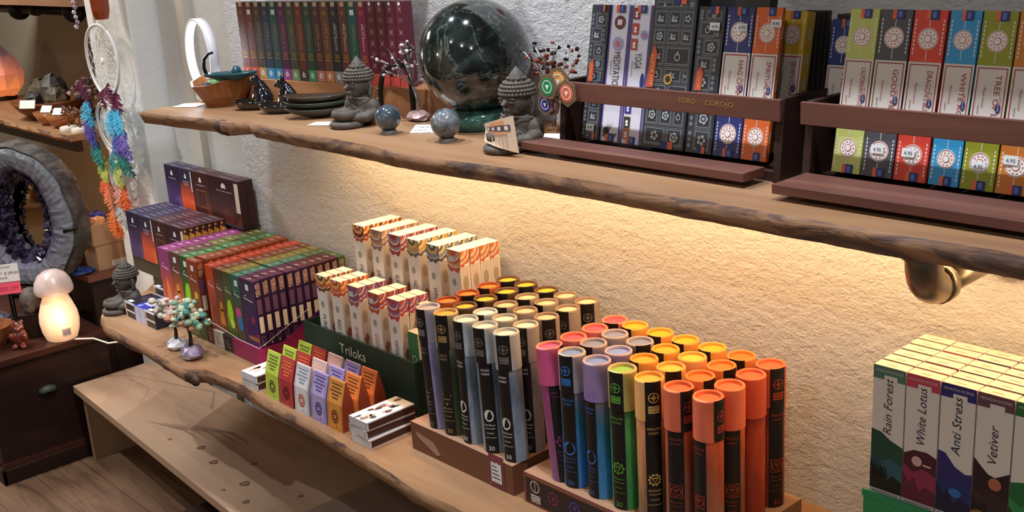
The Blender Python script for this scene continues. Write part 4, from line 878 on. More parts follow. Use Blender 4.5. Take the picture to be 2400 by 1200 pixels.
BKR = [(-3.015, 'PALO SANTO', '#b85a2a', '#8a3a28', 0, 'tall-standing cream incense box with a brown lattice top, far left of the raised row'), (-2.918, 'JASMINE', '#9a7a84', '#c8a070', 1, 'cream incense box with a mauve lace top, second in the raised row'), (-2.82, 'KASHMIR', '#a8404a', '#a08aa0', 1, 'cream incense box with a red centred rosette, third in the raised row'),
       (-2.727, 'HONEY', '#6a6a60', '#c8a868', 0, 'cream incense box with a grey and gold rosette, fourth in the raised row'), (-2.628, 'WHITE SAGE', '#5a6068', '#8a98a8', 0, 'cream incense box with a slate blue rosette, fifth in the raised row'), (-2.53, 'PATCHOULI', '#d06a48', '#d8b078', 1, 'cream incense box with a coral and gold top, sixth in the raised row')]
for (x, nm, c1, c2, st, lab) in FR:
    for k in range(3): slim(x+.003*k, 1.888+.037*k, LS+.009, nm, c1, c2, st, lab+', front tier' if k == 0 else '%s box behind the front %s one, %s back' % ('cream', nm, ['', 'one', 'two'][k]), 'slim cream boxes, front tier', '#b8505a' if nm in ('AMBER', 'GOOD FORTUNE') else '#3a3a3e', sticker=(k == 0 and c2 in ('#8a5a8a', '#a04a6a')), D=.034)
for (x, nm, c1, c2, st, lab) in BKR:
    for k in range(4): slim(x+.002*k, 2.008+.0385*k, LS+.157, nm, c1, c2, st, lab if k == 0 else 'cream box in the raised row behind %s, %s back' % (nm, ['', 'one', 'two', 'three'][k]), 'slim cream boxes, raised row', '#b8603a' if nm == 'PATCHOULI' else '#3a3a3e', sticker=(k == 0 and nm == 'PATCHOULI'), H=.352, D=.037)
# green and white box at the right end of the green display
m = MB(); m.box(0, .05, 0, .034, 0, .25, mat('#e4dcca', .5), front=mat('#2f7a4a', .5)); f = Flat(m, (0, 0, 0), (1, 0, 0), (0, 0, 1), .0005)
for k in range(4): f.ring(.025, .06+.035*k, .008, .012, mat('#d8d0bc', .5), 1, 12)
tag(m.build('incense_box', loc=(-2.617, 1.90, LS+.009)), 'green and white patterned incense box at the right end of the green display box', 'incense box')
m = MB(); m.box(0, .048, 0, .034, 0, .325, mat('#e8dfd0', .5), front=mat('#2c6a48', .5)); 
tag(m.build('incense_box', loc=(-2.617, 1.948, LS+.009)), 'green-fronted incense box leaning out behind the green and white one', 'incense box')

# ---- folded paper pouches in three rows
def pouch(x, y, c, edge, ink, seal, side, label):
    W, D, H = .078, .05, .155; e = empty('incense_pouch', (x, y, LS), label, 'pouch', 'folded paper incense pouches')
    yr = .028; cm, em = mat(c, .6), mat(edge, .6)
    m = MB(); vs = [(0, 0, 0), (W, 0, 0), (W, D, 0), (0, D, 0), (0, .006, .085), (W, .006, .085), (W, D-.002, .085), (0, D-.002, .085), (0, yr-.001, H), (W, yr-.001, H), (W, yr+.002, H), (0, yr+.002, H)]
    m.add(vs, [(0, 3, 2, 1), (0, 1, 5, 4), (4, 5, 9, 8), (8, 9, 10, 11), (7, 6, 2, 3), (11, 10, 6, 7)], cm)
    m.add(vs, [(1, 2, 6, 5), (5, 6, 10, 9), (0, 4, 7, 3), (4, 8, 11, 7)], mat(side, .6)); m.build('pouch_body', e)
    p = MB(); f = Flat(p, (0, 0, 0), (1, 0, 0), (0, .006, .085), .0006); f.mb = p; f.frame(W*.06, .06, W*.94, 1, .0028, em); i = mat(ink, .6); s_ = mat(seal, .6)
    f.u = Vector((0, .006/.0852, .085/.0852)); p.v.clear(); p.f.clear(); p.mi.clear(); p.sm.clear(); p.ms.clear()
    h1 = .0852; f.rect(.005, .005, .0065, h1, em); f.rect(W-.0065, .005, W-.005, h1, em); f.rect(.005, .005, W-.005, .0065, em)
    f.disc(W*.5, .044, .0185, s_, 1, 24, .021); f.ring(W*.5, .044, .0135, .0155, cm, 2, 20); f.disc(W*.52, .044, .007, cm, 2, 8); f.disc(W*.6, .013, .003, i, 1, 8)
    dv = Vector((0, yr-.001-.006, H-.085)); h2 = dv.length; g = Flat(p, (0, .006, .085), (1, 0, 0), dv/h2, .0006)
    g.rect(.005, 0, .0065, h2-.006, em); g.rect(W-.0065, 0, W-.005, h2-.006, em); g.rect(.005, h2-.0075, W-.005, h2-.006, em)
    for k, (a, b) in enumerate(((.15, .85), (.2, .8), (.12, .88), (.25, .75), (.3, .7))): g.rect(W*a, h2-.017-.0105*k, W*b, h2-.012-.0105*k, i)
    p.build('printed_front', e)
    return e
PC = [('#a8b83e', '#d8e08a', '#5a6a28', '#5a4020', '#6f7a2a', 'lime green'), ('#a02c2c', '#d07a6a', '#d06a3a', '#4a1a1a', '#7a2420', 'red'), ('#cdc6c6', '#9a9aa8', '#7a8a9a', '#b0583a', '#9a8f8c', 'white'), ('#a596c4', '#7868a0', '#5a4a80', '#4a3a70', '#8878a8', 'lilac'), ('#d08a3c', '#a85f24', '#6a4418', '#6a3018', '#86361c', 'orange')]
px_ = [-3.078, -2.995, -2.905, -2.81, -2.722]
PC2 = dict(PC2=0)
for j in range(3):
    for i in range(5):
        c = list(PC[i])
        if j and i == 2: c[0] = '#d2b6ae'; c[2] = '#d8a89a'
        if j and i == 4: c[0] = '#d9803a'
        pouch(px_[i]+.004*j+(.0 if j else 0), 1.650+.056*j, *c[:5], '%s folded paper incense pouch in the %s of pouches' % (c[5] if not (j and i == 2) else 'pale pink', ['front row', 'middle row', 'back row'][j]))
# ---- match-style boxes
def matchbox(x, y, z, rz, label, group, L=.175, W=.088, H=.0265):
    e = empty('cone_box', (x, y, z), label, 'small box', group, rz)
    m = MB(); m.box(-W/2, W/2, -L/2, L/2, 0, H, mat('#d5d2ce', .4), right=mat('#4a2a22', .5), left=mat('#4a2a22', .5)); f = Flat(m, (-W/2, -L/2, H), (1, 0, 0), (0, 1, 0), .0004); r = random.Random(int(abs(x*1000)+z*999))
    for k in range(16):
        cx, cy = r.uniform(.015, W-.015), r.uniform(.012, L-.012); f.poly([(cx+r.uniform(.004, .014)*cos(a*1.05+.3), cy+r.uniform(.006, .02)*sin(a*1.05+.3)) for a in range(6)], mat(r.choice(['#5a4a48', '#8a6a60', '#b88a78', '#4a4a50', '#c8a898']), .5), 1)
    g = Flat(m, (W/2, -L/2, 0), (0, 1, 0), (0, 0, 1), .0004); g.rect(0, H*.86, L, H, mat('#d5d2ce', .4)); g.rect(0, 0, L*.03, H, mat('#d5d2ce', .4)); g.rect(0, 0, L, H*.08, mat('#d5d2ce', .4))
    h = Flat(m, (-W/2, -L/2, 0), (1, 0, 0), (0, 0, 1), .0004); h.rect(0, 0, W, H, mat('#c3c4c8', .3)); h.rect(W*.1, H*.15, W*.9, H*.85, mat('#cfcfd2', .3), 2)
    m.build('sleeve', e, bevel=.0008)
    return e
for k, (dx_, a) in enumerate(((.004, .02), (-.003, -.03), (0, .01))): matchbox(-2.543+dx_, 1.728, LS+.0275*k, a, ['bottom', 'middle', 'top'][k]+' box of the stack of three white and brown boxes beside the plain tube box', 'white and brown cone boxes')
for k in range(2): matchbox(-3.178, 1.735-.002*k, LS+.0275*k, .03*k, ['lower', 'upper'][k]+' white and brown box stacked left of the lime green pouches', 'white and brown cone boxes')

# ---- blue and black boxes beside the small buddha
def bluebox(x, y, z, blue, label, L=.115):
    W, H = .085 if not blue else .088, .033; e = empty('cone_box', (x, y, z), label, 'small box', 'blue and black small boxes')
    c = mat('#2f3a9a', .35) if blue else mat('#23222c', .35); m = MB(); m.box(0, W, 0, L, 0, H, c, front=mat('#b9bccc', .4) if blue else mat('#d8cfc8', .5))
    f = Flat(m, (0, 0, 0), (1, 0, 0), (0, 0, 1), .0004); g = Flat(m, (0, 0, H), (1, 0, 0), (0, 1, 0), .0004)
    if blue: f.rect(W*.47, 0, W*.5, H, mat('#7a7a98', .4)); g.rect(W*.2, L*.3, W*.9, L*.6, mat('#c9c3dc', .4)); g.rect(W*.1, L*.7, W*.9, L*.95, mat('#4a76c8', .4)); g.disc(W*.3, L*.14, .012, mat('#8a8ad8', .4), 1)
    else: f.rect(W*.1, H*.08, W, H*.82, mat('#382a28', .4), 1); f.rect(W*.1, H*.1, W*.22, H*.8, mat('#9a6a50', .4), 2); g.rect(W*.12, L*.08, W*.5, L*.22, WHITE); g.rect(0, 0, W, .004, mat('#c8c4cc', .4), 1); g.rect(W*.3, L*.5, W*.8, L*.8, mat('#3c3a48', .4), 1)
    m.build('carton', e, bevel=.0008); return e
for lv in range(2):
    for i, (x, b) in enumerate(((-4.245, 0), (-4.158, 1), (-4.068, 0))):
        bluebox(x, 1.705, LS+.0335*lv, b, '%s %s small box of the front pile beside the small buddha' % (['lower', 'upper'][lv], ['left black', 'middle blue and white', 'right black'][i]))
for lv in range(2):
    for i, (x, b) in enumerate(((-4.235, 0), (-4.148, 1))):
        bluebox(x, 1.83, LS+.0335*(lv+0)+(.0 if lv else 0), b, '%s %s small box of the rear pile behind the small buddha' % (['lower', 'middle'][lv], ['black', 'blue and white'][i]), L=.095)
bluebox(-4.148, 1.83, LS+.067, 1, 'topmost blue and white small box of the rear pile', L=.072); bluebox(-4.235, 1.83, LS+.067, 0, 'topmost black small box of the rear pile', L=.072)
buddha(-4.225, 1.70, LS, 1.02, rad(0), 'small dark stone buddha bust at the left end of the lower shelf') if False else None
bb = buddha(-4.325, 1.765, LS, 1.05, rad(-2), 'small dark stone buddha bust at the left end of the lower shelf')
# ---- gem trees
wire_tree(-3.735, 1.668, LS, 'brown wire gem tree with cream and sage chips on white crystal', speck('white_crystal', ['#9a98a4', '#c4c0c4', '#dad8d6'], 18, .2), mat('#2c1b16', .5), [mat('#c9b0a0', .35), mat('#b7b5a8', .35), mat('#7f8a70', .35), mat('#c2a8a0', .35)], .082, .075, 21, .04, .085, nb=12, cs=.0125, bias=(-.02, 0), base_sz=.55, thick=.0022, group='gem trees on crystals')
wire_tree(-3.595, 1.655, LS, 'brown wire gem tree with green and teal chips on an amethyst cluster', speck('purple_crystal', ['#5a4a6a', '#8c7e98', '#b8aebc'], 18, .15), mat('#2c1b16', .5), [mat('#7c9a82', .3), mat('#3f7a70', .25), mat('#a8b49a', .3), mat('#b0785a', .35)], .075, .075, 33, .047, .10, nb=12, cs=.0125, bias=(.0, 0), base_sz=.6, thick=.0024, group='gem trees on crystals')

# ---- big block of upright boxes: nine colours, twelve deep
COLS = [(-4.035, .092, '#8a3f6a', '#c8552e', '#e08048', '#8f3f76', 'magenta and orange'), (-3.942, .084, '#5c3c34', '#b05a2c', '#d88a3a', '#6e4a44', 'brown and amber'), (-3.857, .078, '#36502a', '#3f6a20', '#8fd024', '#4a7442', 'green with a lime figure'),
        (-3.778, .078, '#8a3f26', '#7a4a22', '#d0902a', '#9a4f30', 'rust orange'), (-3.660, .060, '#c04a28', '#8a3a26', '#e08040', '#c8482c', 'vermilion'), (-3.599, .060, '#5a3524', '#7a4020', '#e08a30', '#84503a', 'brown with an orange figure'),
        (-3.538, .065, '#3f4a20', '#54601e', '#a8e020', '#87803a', 'olive with a lime figure'), (-3.472, .056, '#1f5a50', '#4a4a2a', '#d04a88', '#47806e', 'teal'), (-3.415, .098, '#2e1840', '#3c2050', '#8a2a5a', '#5c3050', 'dark purple')]
BH, BDp = .242, .0315
def ornament(g, w, h, c, full):
    """cream scroll lettering, grey panel, pale barcode and small marks on the narrow side"""
    cr = mat('#c9a490', .5)
    g.rect(w*.22, h*.80, w*.34, h*.955, cr); g.rect(w*.42, h*.76, w*.5, h*.95, cr); g.rect(w*.55, h*.79, w*.63, h*.96, cr); g.rect(w*.7, h*.77, w*.78, h*.95, cr); g.rect(w*.22, h*.86, w*.8, h*.885, cr); g.disc(w*.3, h*.78, w*.1, cr, 1, 8); g.disc(w*.6, h*.955, w*.12, cr, 1, 8)
    g.rect(w*.2, h*.50, w*.8, h*.72, mat('#6a4a6c', .5))
    if full: g.rect(w*.22, h*.22, w*.78, h*.46, mat('#ddd2bc', .5)); g.frame(w*.3, h*.06, w*.7, h*.17, w*.06, mat('#8a6a80', .5)); g.disc(w*.5, h*.035, w*.12, mat('#d8c0c8', .5), 1, 10)
cmesh = {}
def block_box(i, k, xx, yy, zz, hgt, alt=None):
    x, w, c1, c2, bl, topc, nm = COLS[i]
    front = (k == 0); key = (i, front, alt)
    if key not in cmesh:
        tc = topc; sc_ = c1; 
        if alt: c1, c2, bl, tc, sc_ = alt
        m = MB(); art = grad(c1, c2, bl, .3, .35, .55, 16); m.box(0, w-.0012, 0, BDp-.0012, 0, BH, mat(sc_, .4), front=art, top=mat(tc, .4))
        f = Flat(m, (0, 0, BH), (1, 0, 0), (0, 1, 0), .0004); wm = mat('#cdbcc0', .5); f.rect(w*.40, .007, w*.52, .013, wm); f.rect(w*.50, .011, w*.62, .018, wm); f.rect(w*.44, .004, w*.47, .02, wm)
        g = Flat(m, (w-.0012, 0, 0), (0, 1, 0), (0, 0, 1), .0004); ornament(g, BDp-.0012, BH, c1, i in (3, 8))
        if front:
            q = Flat(m, (0, 0, 0), (1, 0, 0), (0, 0, 1), .0004); q.poly([(w*.2, BH*.70), (w*.8, BH*.67), (w*.8, BH*.69), (w*.5, BH*.705), (w*.2, BH*.72)], wm); q.rect(w*.3, BH*.74, w*.4, BH*.76, wm)
            b_ = mat(bl, .45); cy = BH*.33
            if i in (2, 6): q.disc(w*.5, cy+.01, w*.3, b_, 1, 10, .05); q.disc(w*.6, cy-.03, w*.25, mat('#c8f050', .45), 2, 8, .02)
            elif i in (1, 5): q.disc(w*.5, cy+.02, w*.16, b_, 1, 10, .02); q.poly([(w*.2, cy-.05), (w*.8, cy-.05), (w*.6, cy+.01), (w*.4, cy+.01)], b_, 1)
            elif i == 0: q.poly([(w*.5, cy+.06), (w*.75, cy), (w*.9, cy-.08), (w*.3, cy-.08), (w*.4, cy)], b_, 1)
            elif i == 3: q.disc(w*.6, BH*.45, w*.2, mat('#d8b030', .45), 1, 9)
            elif i == 7: q.disc(w*.45, BH*.42, w*.35, b_, 1, 10, .022); q.disc(w*.6, BH*.27, w*.3, mat('#2f7ab8', .45), 2, 10, .03)
            elif i == 8: q.disc(w*.7, BH*.4, w*.15, b_, 1, 8); q.rect(w*.25, BH*.08, w*.95, BH*.14, mat('#9a6a3a', .45), 1)
            if i in (1, 2, 3, 7, 8): q.rect(w*.42, BH*.84, w*.42+.022, BH*.93, STK, 3)
        o = m.build('incense_box', bevel=0); cmesh[key] = o.data
    else:
        o = bpy.data.objects.new('incense_box', cmesh[key]); C.objects.link(o)
    o.location = Vector((xx, yy, zz))*S
    tag(o, ('%s upright box in the large block, %s from the front' % (SH[i], ORD[k])) if not alt else '%s upright box, %s from front in the %s column of the large block' % (alt_name[alt[3]], ORD[k], SH[i]), 'incense box', 'upright boxes in the large block')
SH = ['magenta', 'brown-amber', 'green and lime', 'rust orange', 'vermilion', 'brown and orange', 'olive and lime', 'teal', 'dark purple']
alt_name = {'#6f6f3a': 'olive', '#5a2a34': 'maroon', '#4a6a40': 'dark green'}
rb = random.Random(9)
for i in range(9):
    for k in range(12):
        alt = None
        if i == 8 and k in (7, 8, 9, 10): alt = ('#3a1420', '#4a1a26', '#6a2a3a', '#5a2a34', '#3a1420')
        if i == 8 and k == 11: alt = ('#4a5a28', '#4a5a28', '#6a7a38', '#4a6a40', '#4a5a28')
        if i == 7 and k > 8: alt = ('#4a5a28', '#4a5a28', '#6a7a38', '#4a6a40', '#4a5a28')
        if i in (1,) and k > 4: alt = ('#4a4a28', '#4a4a28', '#6a7a38', '#6f6f3a', '#4a4a28')
        dz = rb.uniform(-.0015, .0015); x = COLS[i][0]+(0 if k == 0 else rb.uniform(-.001, .001)); y = 1.782+k*BDp+.004*(k > 3)
        if i == 3 and k == 0: y -= .012
        block_box(i, k, x, y, 1.0065+dz, BH, alt)
# lying cartons the block stands on, and the magenta display carton
def flatbox(x0, x1, y0, y1, z0, z1, c, label, front=None, name='incense_carton'):
    m = MB(); m.box(0, x1-x0, 0, y1-y0, 0, z1-z0, mat(c, .5), front=mat(front or c, .5)); f = Flat(m, (0, 0, 0), (1, 0, 0), (0, 0, 1), .0005); w = x1-x0; h = z1-z0
    for k in range(3): f.rect(w*.2, h*(.25+.18*k), w*(.7-.1*k), h*(.29+.18*k), mat('#a8908a', .5))
    tag(m.build(name, loc=(x0, y0, z0), bevel=.0008), label, 'carton'); 
flatbox(-4.035, -3.87, 1.79, 2.16, LS+.0005, LS+.064, '#4a2a22', 'dark brown carton lying under the left part of the large box block')
flatbox(-3.868, -3.70, 1.775, 2.16, LS+.0005, LS+.064, '#56602c', 'olive green carton lying under the rust orange boxes')
flatbox(-3.695, -3.645, 1.775, 2.16, LS+.0005, LS+.064, '#5a2c22', 'red-brown carton lying under the vermilion boxes')
flatbox(-3.642, -3.575, 1.772, 2.16, LS+.0005, LS+.064, '#bdb4a8', 'cream carton lying between the red-brown and dark cartons')
flatbox(-3.572, -3.50, 1.774, 2.16, LS+.0005, LS+.064, '#332a22', 'dark carton lying between the cream and the magenta one')
m = MB(); w = .18; m.box(0, w, 0, .395, 0, .064, grad('#a02f62', '#8a2350', None, .2, .4), right=grad('#3a1a5a', '#a02a58', None, .3, .4, .6)); f = Flat(m, (w, 0, 0), (0, 1, 0), (0, 0, 1), .0006)
# printed magenta side panel rising to the back
m.prism([(w-.001, 0), (w, 0)], 0, .001, mat('#7a2050', .5)) if False else None
vs = [(w, 0, 0), (w, .395, 0), (w, .395, .20), (w, .10, .066), (w, 0, .062)]; vs2 = [(x+.002, y, z) for x, y, z in vs]; pm = grad('#2a1a55', '#9a2a5c', None, .25, .35, .5)
m.add(vs+vs2, [(4, 3, 2, 1, 0), (5, 6, 7, 8, 9)]+[(i, (i+1) % 5, (i+1) % 5+5, i+5) for i in range(5)], pm)
f = Flat(m, (w+.002, 0, 0), (0, 1, 0), (0, 0, 1), .0006)
for k in range(4): f.rect(.03+.05*k, .02+.004*k, .2+.04*k, .0215+.004*k, mat('#c05a4a', .5))
tag(m.build('display_carton', loc=(-3.497, 1.770, LS+.0005)), 'magenta display carton with a purple sloping side under the dark purple boxes', 'carton')
# thin clear plastic band around the foot of the block
m = MB(); m.tube([(-3.78, 1.766, 1.035), (-3.70, 1.764, 1.035), (-3.60, 1.768, 1.032), (-3.45, 1.772, 1.01), (-3.318, 1.774, 1.008), (-3.311, 1.80, 1.02), (-3.311, 1.98, 1.095)], .0011, mat('#d8d2cc', .2), 6); tag(m.build('plastic_band'), 'thin clear plastic band around the foot of the large box block', 'band')

# ---- two tiers of purple and brown boxes behind
AC = [('#241c34', '#4a3460', '#6a4f7c', '#332b46', 'purple'), ('#2a2438', '#d0502a', '#e87038', '#322c44', 'navy and orange'), ('#3c1e1a', '#4a221a', '#6a3424', '#4a2c2c', 'dark brown'), ('#30161a', '#42201a', '#5a2a20', '#44262a', 'maroon-brown')]
_ac = {}
def abox(i, x, y, z, w, h, d, label, group, gold=False):
    key = (i, w, h, d, gold)
    if key not in _ac:
        c1, c2, bl, top, nm = AC[i]; m = MB(); m.box(0, w-.0012, 0, d-.001, 0, h, mat(c1, .4), front=grad(c1, c2, bl, .25, .35, .5, 14), top=mat(top, .4))
        f = Flat(m, (0, 0, 0), (1, 0, 0), (0, 0, 1), .0005); wm = mat('#cfc6c4', .5); f.poly([(w*.42, h*.78), (w*.58, h*.78), (w*.56, h*.86), (w*.5, h*.90), (w*.44, h*.86)], wm); f.text('incense', w*.25, h*.70, h*.03, wm, width=w*.5)
        if i == 2: f.frame(w*.2, h*.2, w*.8, h*.6, w*.03, mat('#8a4a34', .5))
        if i == 3: f.rect(w*.86, h*.3, w*.99, h*.95, mat('#c8bca8', .5), 2)
        if i == 1: f.rect(w*.9, h*.5, w*.97, h*.97, wm, 2); f.rect(w*.3, h*.6, w*.7, h*.68, mat('#8a5a58', .5), 2)
        t_ = Flat(m, (0, 0, h), (1, 0, 0), (0, 1, 0), .0005); t_.rect(w*.3, d*.3, w*.75, d*.6, mat('#6a5a68', .5))
        if gold:
            g = Flat(m, (w-.0012, 0, 0), (0, 1, 0), (0, 0, 1), .0005); gm = mat('#b8822c', .4); r = random.Random(3)
            for _ in range(9): g.disc(r.uniform(.15, .85)*d, r.uniform(.5, .95)*h, d*r.uniform(.12, .3), gm, 1, 8)
            for _ in range(4): g.ring(r.uniform(.2, .8)*d, r.uniform(.5, .9)*h, d*.2, d*.3, mat('#d8a44a', .4), 2, 10)
        o = m.build('incense_box'); _ac[key] = o.data
    else: o = bpy.data.objects.new('incense_box', _ac[key]); C.objects.link(o)
    o.location = Vector((x, y, z))*S; o.rotation_euler = (-.0, 0, 0); tag(o, label, 'incense box', group)
XA = [(-4.565, .119), (-4.445, .1245), (-4.32, .118), (-4.20, .153)]
m = MB(); m.box(-4.50, -4.05, 1.95, 2.092, LS+.0005, LS+.09, mat('#1c1815', .6)); m.box(-4.57, -4.045, 1.905, 2.092, LS+.09, LS+.152, mat('#1c1815', .6), front=mat('#37301f', .6)); tag(m.build('display_stand'), 'black stepped display stand under the purple and brown boxes', 'stand')
for i, (x, w) in enumerate(XA):
    for k in range(7): abox(i, x, 1.902+.027*k, LS+.153, w, .196, .027, '%s box, %s from the front in the middle tier at far left' % (AC[i][4], ORD[k]), 'boxes of the middle tier', gold=(i == 3))
m = MB(); m.box(-4.56, -4.045, 2.10, 2.18, LS+.0005, LS+.318, mat('#1c1815', .6)); m.box(-4.57, -3.93, 2.10, 2.18, LS+.318, LS+.324, mat('#1c1815', .6)); tag(m.build('display_stand'), 'black upper step behind the middle tier of dark boxes', 'stand')
XB = [(-4.574, .13), (-4.443, .115), (-4.327, .142), (-4.184, .244)]
for i, (x, w) in enumerate(XB):
    for k in range(2): abox(i, x, 2.108+.034*k, LS+.325, w, .187, .033, '%s incense box, %s of the highest tier at the far left' % (AC[i][4], ['front', 'back'][k]), 'boxes of the highest tier')
# ================================================================ rain forest block, right edge
e = empty('display_stand', (-.85, 2.06, LS), 'bright green display stand under the slim white landscape-picture boxes', 'stand')
GB = mat('#1f8a58', .45); m = MB(); m.box(-.25, .30, -.125, .12, 0, .236, GB); m.build('stand_body', e, bevel=.002)
m = MB(); m.box(-.25, .30, -.130, -.125, .236, .252, GB); m.build('front_lip', e)
HX = [('Rain Forest', '#4f7a68', '#1f4a38', '#2f5a6a', '#0f1614', '#5a3038'), ('White Lotus', '#c0465a', '#4a1f2a', '#8a3050', '#5a2034', '#3a3038'), ('Anti Stress', '#2c2a70', '#2a2a6a', '#22306a', '#141a3a', '#2a2a38'), ('Vetiver', '#6a4450', '#2c1c24', '#33242a', '#1c1418', '#3a3034'), ('Jasmine', '#2a6a3a', '#1f6a3a', '#2a8a4a', '#12331f', '#2a4030')]
HM = []
for (nm, top, mid, low, dark, ink) in HX:
    W, D, Hh = .0715, .0355, .296
    m = MB(); m.box(0, W-.0025, 0, D-.003, 0, Hh, mat('#d9d5cf', .45), top=mat('#d3c2b2', .6)); f = Flat(m, (0, 0, 0), (1, 0, 0), (0, 0, 1), .0005); w = W-.0012
    tp = Flat(m, (0, 0, Hh), (1, 0, 0), (0, 1, 0), .0004); tp.rect(0, 0, w, .0012, mat('#8a6a58', .6)); tp.rect(0, D-.0045, w, D-.003, mat('#8a6a58', .6)); tp.rect(w*.3, D*.35, w*.62, D*.42, mat('#a8866e', .6))
    f.rect(0, Hh-.028, w, Hh, mat(top, .45)); f.rect(w*.35, Hh-.034, w*.75, Hh-.018, mat('#d9d5cf', .45), 2); f.text('HEXAGON INCENSE', w*.08, Hh-.012, .006, mat('#c8c4c0', .5), 3, width=w*.85)
    f.text(nm, w*.62, .150+.006*(len(nm) < 10), .0185, mat(ink, .5), 2, 1, shear=.25, width=.0108*len(nm)+.004)
    hz = {'Rain Forest': [(0, .155), (.3, .152), (.6, .138), (1, .128)], 'White Lotus': [(0, .122), (.3, .134), (.7, .136), (1, .128)], 'Anti Stress': [(0, .152), (.2, .150), (.5, .125), (.8, .115), (1, .118)], 'Vetiver': [(0, .16), (.2, .145), (.4, .132), (.6, .128), (1, .145)], 'Jasmine': [(0, .13), (.5, .14), (1, .13)]}[nm]
    f.poly([(0, .022)]+[(w*1.0, .022)]+[(w*a, b) for a, b in reversed(hz)], mat(mid, .45), 1)
    f.poly([(0, .022), (w, .022), (w, .088), (w*.6, .098), (w*.3, .085), (0, .1)], mat(low, .45), 2)
    f.poly([(0, .022), (w, .022), (w, .05), (w*.7, .06), (w*.5, .045), (w*.35, .075), (w*.2, .06), (0, .08)], mat(dark, .45), 3)
    if nm == 'Rain Forest':
        for k in range(6): x = w*(.05+.09*k); f.poly([(x-.004, .05), (x, .098-.004*k), (x+.004, .05)], mat(dark, .45), 4)
    if nm == 'White Lotus': f.disc(w*.42, .112, .011, mat('#c8a8a8', .5), 4, 18); f.rect(w*.6, .105, w*.85, .109, mat('#c8b4a8', .5), 4)
    if nm == 'Anti Stress': f.disc(w*.55, .07, .014, mat('#2f6ab0', .45), 4, 7, .01)
    if nm == 'Vetiver': f.disc(w*.62, .115, .013, mat('#a8664a', .5), 4, 18); f.disc(w*.25, .04, .02, mat('#7a5a38', .5), 4, 7, .012)
    f.rect(0, .012, w, .022, mat('#b9b7b4', .45), 4); f.rect(0, 0, w, .012, mat(dark, .45), 4); f.text('INCENSE STICKS', w*.1, .0145, .0045, INK, 5, width=w*.8)
    HM.append(m)
for i, m in enumerate(HM):
    base = None
    for k in range(6):
        if base is None: o = m.build('incense_box'); base = o.data
        else: o = bpy.data.objects.new('incense_box', base); C.objects.link(o)
        o.location = Vector((-1.088+.0722*i+(0 if k == 0 else random.uniform(-.001, .001)), 1.940+.0362*k, LS+.2375+(0 if k == 0 else random.uniform(-.0, .0015))))*S
        nm = HX[i][0]
        tag(o, ('slim %s incense box with a landscape picture, front of its column' % nm) if k == 0 else 'white-topped incense box, %s behind the front %s box' % (ORD[k-1], nm), 'incense box', 'white-topped landscape incense boxes')

# ================================================================ chest and left corner
CX = -5.15
e = empty('wooden_chest', (-5.70, 1.665, 0), 'dark mahogany chest at the left with the glowing mushroom lamp on it', 'chest'); hw, hd = .55, .285
MC = wood('chest_wood', '#2a1410', '#3c1f17', '#4a281c', 1, 6, .35)
m = MB(); m.box(-hw, hw-.0, -hd, hd, .0, .565, M_dark); m.build('chest_body', e)
m = MB(); m.box(-hw-.01, hw+.02, -hd-.012, hd, .565, .60, MC); m.build('chest_lid', e, bevel=.004)
m = MB(); m.box(hw, hw+.018, -hd-.016, hd, 0, .075, M_dark); m.box(-hw, hw+.018, -hd-.016, -hd, 0, .075, M_dark); m.build('base_molding', e, bevel=.003)
m = MB(); m.box(hw, hw+.008, -hd-.008, hd, .075, .1, MC); m.build('molding_strip', e)
m = MB(); m.lathe([(.036, 0), (.034, .012), (.024, .022), (.001, .026)], mat('#3a443f', .5, .4), 20); m.T = Matrix.Identity(4)
for v_ in m.v: a = v_.copy(); v_.x = a.z; v_.y = a.x*1.2; v_.z = a.y*.7 if a.y > -.012 else -.008
m.build('cup_handle', e).location = Vector((hw, -.03, .39))*S
# second cabinet behind it
e = empty('wooden_cabinet', (-5.95, 2.44, 0), 'dark brown cabinet behind the chest, carrying cardboard boxes', 'cabinet')
m = MB(); m.box(-.60, .60, -.44, .38, 0, .79, M_dark); m.build('cabinet_body', e)
m = MB(); m.box(-.62, .625, -.46, .39, .79, .825, wood('cabinet_top_wood', '#5a3424', '#6f4430', '#82553c', 1, 6, .4)); m.build('cabinet_top', e, bevel=.003)
m = MB(); m.box(.60, .608, -.38, .36, .10, .70, wood('cabinet_door_wood', '#23120d', '#31190f', '#3c2015', 2, 6, .4)); m.build('cabinet_door', e)
# mushroom lamp
e = empty('mushroom_lamp', (-5.20, 1.765, .6), 'glowing pale stone mushroom lamp with a round cap on the dark chest', 'lamp')
def glow(name, stops, strength, cz):
    t = NT(name); c = t.n('ShaderNodeTexCoord'); n = t.noise(t.coord('Object', (1, 1, .25)), 22, 4, .5, .6)
    col = t.ramp(n, stops); t.l(col, t.b.inputs['Base Color']); t.l(col, t.b.inputs['Emission Color']); t.b.inputs['Emission Strength'].default_value = strength; t.b.inputs['Roughness'].default_value = .3; return t.m
m = MB(); m.lathe([(.001, 0), (.060, 0), (.070, .006), (.084, .045), (.090, .09), (.086, .13), (.070, .18), (.052, .222), (.045, .235)], glow('lit_selenite', [(.3, '#f2b98c'), (.7, '#f9d2ab')], .55, 0), 36); m.build('lamp_body', e)
m = MB(); m.lathe([(.001, .228), (.08, .228), (.088, .236), (.089, .252), (.082, .285), (.062, .318), (.034, .336), (.001, .342)], glow('lit_cap', [(.3, '#b59a90'), (.7, '#cbb6ac')], .10, 0), 36); m.build('lamp_cap', e)
m = MB(); f = Flat(m, (0, 0, 0), (1, 0, 0), (0, 0, 1), .002, (.086, math.atan2(-1.765, 5.2)+.25)); f.rect(-.02, .035, .02, .07, mat('#9a8a86', .6)); f.rect(-.015, .04, .015, .064, mat('#7a6e70', .6), 1.4); m.build('bar_label', e)
